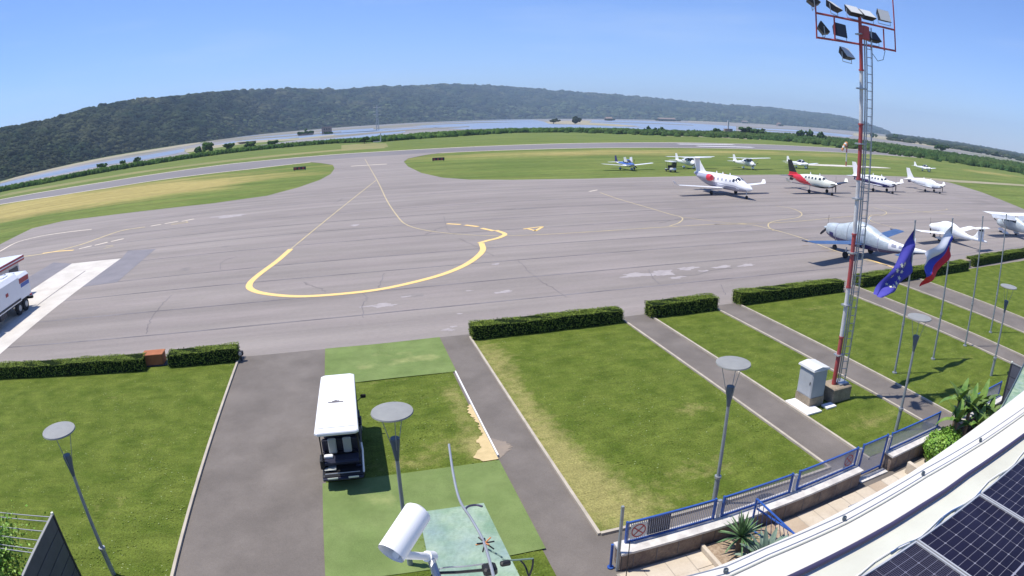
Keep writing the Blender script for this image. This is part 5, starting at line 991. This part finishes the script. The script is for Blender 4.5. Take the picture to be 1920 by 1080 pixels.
o = thing('corner_post', 'tall blue end post at the left corner of the low wall', 'post', (5.12, 10.1, 0)); MB().tube([(0, 0, 0), (0, 0, .72)], .035, 8).build('post', M['blue'], o); MB().tube([(0, 0, .0), (0, 0, .03)], .08, 10).build('flange', M['blue'], o)
o = thing('grey_pole', 'slim grey pole standing at the left end of the railing', 'pole', (5.22, 9.75, 0)); MB().box((0, .2, .95), (.06, .06, 1.9)).build('post', M['pole'], o); MB().tube([(.1, -.1, 0), (.1, -.1, 1.1)], .012, 5).build('cable', M['black'], o)
MB().box((14.12, 10.3, .02), (1.3, .25, .04)).build('gate_threshold', M['coping']); tag(bpy.data.objects['gate_threshold'], 'pale threshold slab under the tall blue gate', 'threshold')
o = thing('step_block', 'pale beige step block by the far end of the terrace wall', 'step', (16.9, 9.0, 0), .1); MB().rbox((0, 0, .1), (.25, .9, .2), .02).build('block', M['paver2'], o)
# blue stair railing and planter bed
o = thing('stair_railing', 'bright blue barred railing running from the wall towards the building', 'railing', (8.95, 9.85, 0)); 
for x in (0, .32): MB().tube([(x * .2, 0, 1.12 - x), (x * 1.6 + .1, -1.75, .98 - x * 1.2)], .028, 6).build('rail', M['blue'], o)
MB().tube([(0, 0, .1), (0, 0, 1.12)], .03, 6).build('post', M['blue'], o)
mb = MB().tube([(.06, -.05, .12), (.5, -1.8, .1)], .025, 6)
for k in range(10): mb.tube([(.02 + .0 * k, -.12 - .17 * k, 1.06 - .012 * k), (.08 + .045 * k, -.12 - .17 * k, .14)], .010, 5)
mb.build('bars', M['blue'], o)
o = thing('planter_bed', 'gravel planter bed with a beige kerb beneath the yucca', 'planter', (8.55, 8.9, 0)); MB().box((.05, .05, .05), (2.15, 1.8, .1)).build('gravel', M['gravel'], o); MB().rbox((-1.07, 0, .09), (.1, 1.9, .18), .02).build('kerb', M['paver'], o)
def blades(name, n, L_, w_, m, parent, base=(0, 0, 0), lo=10, hi=85, droop=.5, seg=6, fold=.3, jit=.15):
    v = []; f = []
    for k in range(n):
        a_ = k * 2.39996 + rng.normal(0, .1); e = math.radians(lo + (hi - lo) * (k / n) ** .8); ll = L_ * rng.uniform(1 - jit, 1 + jit); b = len(v)
        d = Vector((math.cos(a_), math.sin(a_), 0)); s = Vector((-d.y, d.x, 0)); p = Vector(base); an = e
        for i in range(seg + 1):
            u = i / seg; ww = w_ * (math.sin(PI * min(.98, .12 + u * .86)) ** .7)
            v += [tuple(p + s * ww), tuple(p - Vector((0, 0, ww * fold))), tuple(p - s * ww)]
            p = p + (d * math.cos(an) + Vector((0, 0, math.sin(an)))) * ll / seg; an -= droop / seg * (1.3 - k / n)
        for i in range(seg): q = b + 3 * i; f += [(q, q + 1, q + 4, q + 3), (q + 1, q + 2, q + 5, q + 4)]
    return MB().add(v, f).build(name, m, parent)
o = thing('yucca', 'spiky green yucca rosette in the gravel bed by the railing', 'plant', (8.25, 9.35, 0), 0, 'plants on the terrace'); MB().tube([(0, 0, 0), (0, 0, .5)], [.1, .08], 8).build('trunk', M['bark'], o); blades('rosette', 70, .62, .028, M['yucca'], o, (0, 0, .5), -25, 88, .5)
o = thing('agave', 'broad leaved grey green agave beside the spiky yucca', 'plant', (8.55, 8.65, .0), 0, 'plants on the terrace'); blades('leaf_rosette', 22, .85, .085, M['agave'], o, (0, 0, .1), 20, 85, .6, fold=.6); MB().tube([(0, 0, 0), (0, 0, .15)], .09, 8).build('trunk', M['bark'], o)
o = thing('banana_clump', 'clump of tall banana plants with big arching leaves by the terrace', 'plant', (18.55, 9.75, 0), 0, 'plants on the terrace')
for k, (dx, dy, hh) in enumerate(((0, 0, 1.5), (.5, .3, 1.2), (-.45, .2, 1.1), (1.0, .1, 1.35), (.3, -.4, .95), (1.4, .4, 1.0), (-.1, .5, 1.7), (.9, -.4, .8), (1.7, .0, .8))):
    st_ = MB().tube([(dx, dy, 0), (dx + .04, dy, hh * .55), (dx, dy + .04, hh)], [.085, .07, .045], 8).build('stalk', M['bark'], o); blades('leaf', 9, .95, .12, M['leaf_dark'], st_, (dx, dy, hh * .92), 15, 88, 1.5, fold=.35)
o = thing('leafy_shrub', 'bright green bushy shrub at the near foot of the banana plants', 'bush', (17.05, 9.75, 0), 0, 'plants on the terrace')
q = rng.normal(0, 1, (5200, 3)); q /= np.linalg.norm(q, axis=1)[:, None]; rad = rng.uniform(.55, 1.0, (5200, 1)) * (1 + .18 * np.sin(q[:, :1] * 7) * np.cos(q[:, 1:2] * 6))
P = q * rad * np.array([[.85, .62, .5]]) + np.array([[0, 0, .52]]); P = np.concatenate([P, P[:1600] * .7 + np.array([[.9, .3, .1]])]); N_ = np.concatenate([q, q[:1600]])
leaves('foliage', P[P[:, 2] > .04], N_[P[:, 2] > .04], .055, M['leaf'], rng, o); MB().tube([(0, 0, 0), (0, 0, .5)], .05, 6).build('stem', M['bark'], o)
o = thing('planter_edge', 'beige planter kerb in front of the bushy shrub', 'kerb', (15.35, 9.2, 0)); MB().rbox((0, 0, .2), (.14, 1.3, .4), .02).build('kerb', M['paver'], o)
# dark slatted screens at both edges
def screen(label, x, ya, yb, h_, n, wires=None):
    o = thing('slatted_screen', label, 'screen', (x, ya, 0), 0, 'dark slatted screens'); L_ = ya - yb
    mb = MB(); dz = h_ / n
    for k in range(n): mb.box((0, -L_ / 2, dz * (k + .5)), (.04, L_ - .1, dz - .03))
    mb.build('slats', M['slate'], o); MB().box((0, -L_ / 2, h_ / 2), (.02, L_ - .12, h_ - .04)).build('backing', M['slate_dark'], o)
    for y in (0, -L_ / 2, -L_): MB().box((0.0, y, h_ / 2), (.07, .07, h_)).build('post', M['slate_dark'], o)
    MB().box((0, -L_ / 2, h_ + .02), (.07, L_ + .06, .03)).build('top_rail', M['disc'], o)
    MB().tube([(0, 0, h_), (0, 0, h_ + .07)], .04, 8).build('post_cap', M['cream'], o)
    return o
screen('dark grey slatted screen in the bottom left corner of the lawn', -8.17, 11.7, 6.5, 2.0, 5)
screen('dark grey slatted screen at the right edge beyond the railing', 21.6, 9.9, 6.5, 2.5, 5)
o = thing('wire_trellis', 'row of thin horizontal wires running left from the dark slatted screen', 'trellis', (-8.2, 11.6, 2.0)); mb = MB()
for dy in (0, -.2, -.62, -1.0, -1.35, -1.5): mb.tube([(0, dy, 0), (-4.5, dy + .15, 0)], .013, 5)
mb.build('wires', M['bars'], o); MB().box((-4.5, -.6, -.98), (.08, 1.9, 2.0)).build('end_post', M['slate_dark'], o)
o = thing('climbing_vine', 'leafy green vine climbing over the wires at the bottom left', 'plant', (-9.5, 10.1, 0), 0, 'plants on the terrace')
P = np.concatenate([rng.normal(0, 1, (2600, 3)) * np.array([[.28, .5, .3]]) + np.array([[-.2, .3, 1.75]]), rng.normal(0, 1, (1800, 3)) * np.array([[.22, .6, .45]]) + np.array([[.35, -.5, 1.0]])])
leaves('foliage', P, rng.normal(0, 1, P.shape) + np.array([[0, 0, 1.2]]), .05, M['leaf'], rng, o); MB().tube([(0, 0, 0), (.1, .1, 1), (-.1, .2, 1.8)], .035, 6).build('stem', M['bark'], o)
o = thing('glass_canopy', 'pale frosted canopy panel in the very bottom left corner', 'canopy', (-9.6, 8.9, 0)); MB().box((-.9, .1, 2.3), (2.2, 2.2, .04)).build('panel', M['green_glass'], o)
for x, y in ((-.1, -.8), (-.1, 1.1), (-1.9, 0)): MB().tube([(x, y, 0), (x, y, 2.28)], .03, 6).build('post', M['pole_dark'], o)

# ---------------------------------------------------------------- terminal roof in the lower right corner
E1 = Vector((1, .062, 0)).normalized(); E2 = Vector((E1.y, -E1.x, 0))
o = thing('terminal_building', 'white roof edge of the terminal building sweeping through the lower right corner', 'building', (5, 0, 0))
ro = [(-5, 2.2), (0, 2.45), (1.6, 2.75), (2.04, 2.84), (2.63, 2.88), (3.4, 2.93), (4.75, 3.04), (5.1, 3.08), (7.0, 3.3), (9.5, 3.55), (12, 3.9), (12, -6), (-5, -6)]
lo = lambda P: [(x - 5, y) for x, y in P]
top = [(*q, 6.86) for q in lo(ro)]; bot = [(*q, 6.62) for q in lo(ro)]; n = len(ro)
slab = MB().add(top + bot, [tuple(range(n))[::-1], tuple(range(n, 2 * n))] + [(i, (i + 1) % n, n + (i + 1) % n, n + i) for i in range(n)]).build('roof', M['roof_white'], o)
MB().box((-1.5, -3.0, 3.3), (16.8, 9.4, 6.6)).build('wall', M['mast_white'], o)
mb = MB()
for k in range(8): mb.box((-7.5 + k * 1.9, 1.72, 4.6), (1.4, .04, 1.3)); 
mb.build('window_band', M['glass'], o)
cr = [(2.02,2.45,6.95),(2.3,2.46,6.95),(2.64,2.47,6.95),(3.08,2.49,6.95),(3.55,2.51,6.95),(3.97,2.53,6.95),(4.43,2.56,6.95),(4.86,2.58,6.95),(5.35,2.62,6.95),(5.98,2.64,6.95),(6.65,2.66,6.95),(7.56,2.68,6.95),(9.13,2.76,6.95)]
cr = [(q[0] - 5, q[1]) for q in cr]
MB().tube([(x, y - .02, 6.9) for x, y in cr], .025, 10).build('conduit', M['pipe'], o, True)
strip_ = [(x, y - .06) for x, y in cr] + [(x, y - .9) for x, y in reversed(cr) if x > -3.2]
MB().add([(x, y, 6.864) for x, y in strip_], [tuple(range(len(strip_)))[::-1]]).build('inner_strip', M['roof_cream'], o)
wr = [(1.88,2.81,6.95),(2.37,2.77,6.95),(2.77,2.81,6.95),(3.67,2.84,6.95),(4.94,2.94,6.95),(6.18,2.98,6.95),(7.48,3.04,6.95),(8.91,3.13,6.95)]
MB().tube([(q[0] - 5, q[1], 6.93) for q in wr], .006, 6).build('lightning_wire', M['galv'], o)
for q in [(2.37,2.77,6.95),(3.67,2.84,6.95),(4.94,2.94,6.95),(6.18,2.98,6.95)]: MB().rbox((q[0] - 5, q[1], 6.885), (.035, .035, .045), .008).build('wire_clip', M['pole_dark'], o)
MB().tube([(q[0] - 5, q[1] - .05, 6.87) for q in wr], .009, 6).build('roof_bead', M['roof_cream'], o)
MB().box((-1.05, 2.93, 6.80), (.16, .12, .10)).build('vent_outlet', M['galv'], o)
def solar(i):
    c0 = Vector((3.90, 2.15, 6.98)) + E1 * 1.136 * i; nx, ny, cw, ch = 6, 20, .182, .0925
    o = thing('solar_module', ['leftmost solar panel, the one with fine vertical lines on its cells', 'solar panel second from the left on the roof', 'solar panel third from the left on the roof', 'fourth solar panel, furthest up the right edge', 'solar panel hidden past the right edge'][i + 1], 'solar panel', tuple(c0), math.atan2(E1.y, E1.x), 'solar panels on the roof')
    W_, L_ = 1.118, ny * ch + .05
    MB().box((W_ / 2, -L_ / 2, -.02), (W_, L_, .03)).build('backing', M['grid'], o)
    mb = MB()
    for c, d in (((W_ / 2, -.008, -.008), (W_, .016, .04)), ((W_ / 2, -L_ + .008, -.008), (W_, .016, .04)), ((.008, -L_ / 2, -.008), (.016, L_ - .034, .04)), ((W_ - .008, -L_ / 2, -.008), (.016, L_ - .034, .04))): mb.box(c, d)
    mb.build('frame', M['alu'], o); mb = MB(); g = .0022; k = .009
    for a_ in range(nx):
        for b_ in range(ny):
            x0_ = .014 + a_ * cw; y1_ = -.016 - b_ * ch - (.018 if b_ >= ny // 2 else 0); x1_ = x0_ + cw - g * 1.4; y0_ = y1_ - ch + g * 1.2
            kt, kb = (k, 0) if b_ % 2 == 0 else (0, k)
            pts = [(x0_ + g + kb, y0_), (x1_ - kb, y0_), (x1_, y0_ + kb), (x1_, y1_ - g - kt), (x1_ - kt, y1_ - g), (x0_ + g + kt, y1_ - g), (x0_ + g, y1_ - g - kt), (x0_ + g, y0_ + kb)]
            mb.poly([p for ii_, p in enumerate(pts) if ii_ == 0 or (p[0] - pts[ii_ - 1][0]) ** 2 + (p[1] - pts[ii_ - 1][1]) ** 2 > 1e-8], -.003)
    mb.build('cells', M['cell'], o)
    if i == -1:
        mb = MB()
        for a_ in range(nx * 9): mb.box((.02 + (a_ + .5) * cw / 9, -L_ / 2, -.0022), (.0011, L_ - .05, .0006))
        mb.build('busbars', M['grid'], o)
    MB().box((W_ * .5, -.3, -.07), (W_ + .02, .04, .06)).build('mounting_rail', M['alu'], o)
for i in range(-1, 4): solar(i)
MB().tube([(3.88 - 1.13 + k * .25 , 2.19 - .0 + .062 * (k * .25 - 1.13) + .035 * math.sin(k * 1.7), 6.89) for k in range(22)], .012, 6).build('solar_cable', M['pole_dark']); tag(bpy.data.objects['solar_cable'], 'dark cable snaking along the upper edge of the solar panels', 'cable', 'cables beside the solar panels')
MB().tube([(3.7 + k * .12, 2.22 + .062 * (k * .12) + .03 * math.sin(k * .9 + 1), 6.885) for k in range(14)], .008, 6).build('solar_cable', M['blue_wing']); tag(bpy.data.objects['solar_cable.001'], 'short light blue cable by the second solar panel', 'cable', 'cables beside the solar panels')
MB().tube([(2.7 + k * .2, 2.24 + .062 * (k * .2 - 1) + .025 * math.sin(k * 1.3 + 2), 6.885) for k in range(26)], .007, 6).build('solar_cable', M['white']); tag(bpy.data.objects['solar_cable.002'], 'thin white cable along the upper edge of the solar panels', 'cable', 'cables beside the solar panels')
gp = [(7.273,3.392,6.6), (7.78,3.575,6.62), (9.798,4.219,6.7), (15.113,5.724,6.8), (10.587,3.186,6.8), (8.273,3.34,6.62)]
v = [*gp, *[(a_, b_, c_ - .03) for a_, b_, c_ in gp]]; n = len(gp)
o = thing('glass_awning', 'pale green frosted glass awning beyond the roof edge at the right', 'awning', gp[0])
v = [(a_ - gp[0][0], b_ - gp[0][1], c_ - gp[0][2]) for a_, b_, c_ in v]
MB().add(v, [tuple(range(n)), tuple(range(n, 2 * n))[::-1]] + [(i, (i + 1) % n, n + (i + 1) % n, n + i) for i in range(n)]).build('glass_panel', M['green_glass'], o)
for a_, b_ in ((0, 2), (5, 2), (5, 3)): MB().tube([Vector(v[a_]) * .96 + Vector((.03, 0, .02)), Vector(v[b_]) * .98 + Vector((0, 0, .02))], .009, 5).build('glazing_bar', M['pole_dark'], o)

# ---------------------------------------------------------------- equipment mounted close to the lens
o = thing('security_camera', 'white cylindrical security camera housing pointing down to the left', 'camera', (0.048,1.013,9.211))
c0 = Vector((0.048,1.013,9.211)); b_ = Vector((0.09,1.061,9.228)) - c0; f_ = Vector((0.017,0.982,9.187)) - c0; r_ = .030
MB().tube([b_, b_.lerp(f_, .02), b_.lerp(f_, .05), f_], [r_ * .7, r_ * .93, r_, r_], 32, cap=False).build('housing', M['cctv'], o, True)
MB().tube([f_, f_.lerp(b_, .3)], [r_ * .95, r_ * .95], 32, cap=False).build('sunshield_inside', M['cctv'], o, True)
MB().tube([f_.lerp(b_, .3), f_.lerp(b_, .28)], [r_ * .94, r_ * .94], 32).build('front_glass', M['seat'], o, True); MB().tube([b_ * 1.0, b_ * .99], [r_ * .7, r_ * .7], 32).build('end_cap', M['cctv'], o)
a1, a2 = Vector((0.027,0.999,9.169)) - c0, Vector((0.104,1.079,9.083)) - c0
MB().tube([a1, a2], .009, 12).build('arm', M['cctv'], o, True); MB().tube([a2 * .9 + a1 * .1, a2 + (a2 - a1) * .1], .013, 16).build('joint', M['cctv'], o, True)
MB().tube([a2, a2 + Vector((.02, -.22, -.05)), a2 + Vector((.05, -.5, -.6))], .009, 8).build('mounting_tube', M['galv'], o, True)
pc = [(0.158,1.887,8.62), (0.404,1.882,8.62), (0.42,1.317,8.62), (0.141,1.347,8.62)]; oc = pc[3]
o = thing('glass_plate', 'pale green mottled glass plate beneath the antenna, next to the white security camera', 'panel', oc)
v = [(p[0] - oc[0], p[1] - oc[1], 0) for p in pc] + [(p[0] - oc[0], p[1] - oc[1], -.012) for p in pc]
MB().add(v, [(3, 2, 1, 0), (4, 5, 6, 7), (0, 1, 5, 4), (1, 2, 6, 5), (2, 3, 7, 6), (3, 0, 4, 7)]).build('plate', M['green_glass'], o); MB().tube([(.1, .05, 0), (.1, .05, -1.75)], .02, 8).build('support_post', M['galv'], o)
o = thing('whip_antenna', 'long thin bent grey antenna whip rising over the green glass plate', 'antenna', (0.193,0.846,9.201)); c0 = Vector((0.193,0.846,9.201))
w_ = [Vector(q) - c0 for q in ((0.191,0.821,9.203), (0.203,0.906,9.178), (0.213,1.019,9.156), (0.21,1.112,9.142), (0.204,1.224,9.122), (0.212,1.344,9.12), (0.228,1.488,9.127))]
MB().tube(smooth_line(w_, 6), .0034, 8).build('whip', M['galv'], o, True)
MB().rbox(tuple(Vector((0.204,0.925,9.154)) - c0), (.028, .026, .02), .004).build('clamp', M['black'], o); MB().rbox(tuple(Vector((0.244,0.954,9.136)) - c0), (.022, .012, .012), .003).build('connector', M['black'], o)
for k in range(9):
    a_ = k * .7; p0 = Vector((0.215,1.006,9.157)) - c0; MB().tube([p0, p0 + Vector((math.cos(a_) * .02, math.sin(a_) * .02, .012 * math.sin(k * 3)))], .0018, 5).build('cable_tie', M['orange'] if k in (1, 4, 7) else M['black'], o)
def cable(pts, r_, m, label):
    P = smooth_line([Vector(q) for q in pts], 7); ob = MB().tube(P, r_, 6).build('antenna_cable', m, None, True); tag(ob, label, 'cable', 'cables around the glass plate')
cable([(0.096,1.027,9.054), (0.106,1.037,9.066), (0.153,1.001,9.092), (0.199,0.933,9.147)], .0035, M['black'], 'black cable crossing the lower part of the green glass plate')
cable([(0.102,1.045,9.044), (0.122,1.058,9.06), (0.169,1.021,9.088), (0.202,0.964,9.136)], .002, M['galv'], 'thin grey cable just above the black one on the glass plate')
cable([(0.217,1.203,9.096), (0.217,1.224,9.092), (0.23,1.243,9.086), (0.249,1.249,9.081), (0.261,1.235,9.084)], .0028, M['pipe'], 'short curled dark cable at the top corner of the glass plate')
cable([(0.223,1.019,9.127), (0.246,1.003,9.115), (0.257,0.994,9.108), (0.321,1.009,9.084)], .0022, M['agave'], 'thin green cable leading right from the antenna clamp')
cable([(0.293,1.015,9.082), (0.301,1.003,9.071), (0.304,0.985,9.053)], .0022, M['black'], 'left strand of the two thin black cables right of the glass plate')
cable([(0.321,1.009,9.084), (0.316,0.998,9.071), (0.304,0.985,9.053)], .0022, M['black'], 'right strand of the two thin black cables right of the glass plate')

# ---------------------------------------------------------------- hazy air over the whole scene
hz = MB().box((0, 0, 160), (13800, 13800, 323)).build('haze', bpy.data.materials.new('haze_air'))
hm = hz.data.materials[0]; hm.use_nodes = True; t_ = hm.node_tree; t_.nodes.clear()
pv = t_.nodes.new('ShaderNodeVolumePrincipled'); pv.inputs['Density'].default_value = HAZE; pv.inputs['Color'].default_value = (.58, .78, 1, 1); pv.inputs['Anisotropy'].default_value = 0
ou = t_.nodes.new('ShaderNodeOutputMaterial'); t_.links.new(pv.outputs[0], ou.inputs['Volume']); hz['kind'] = 'stuff'
hz.display_type = 'WIRE'
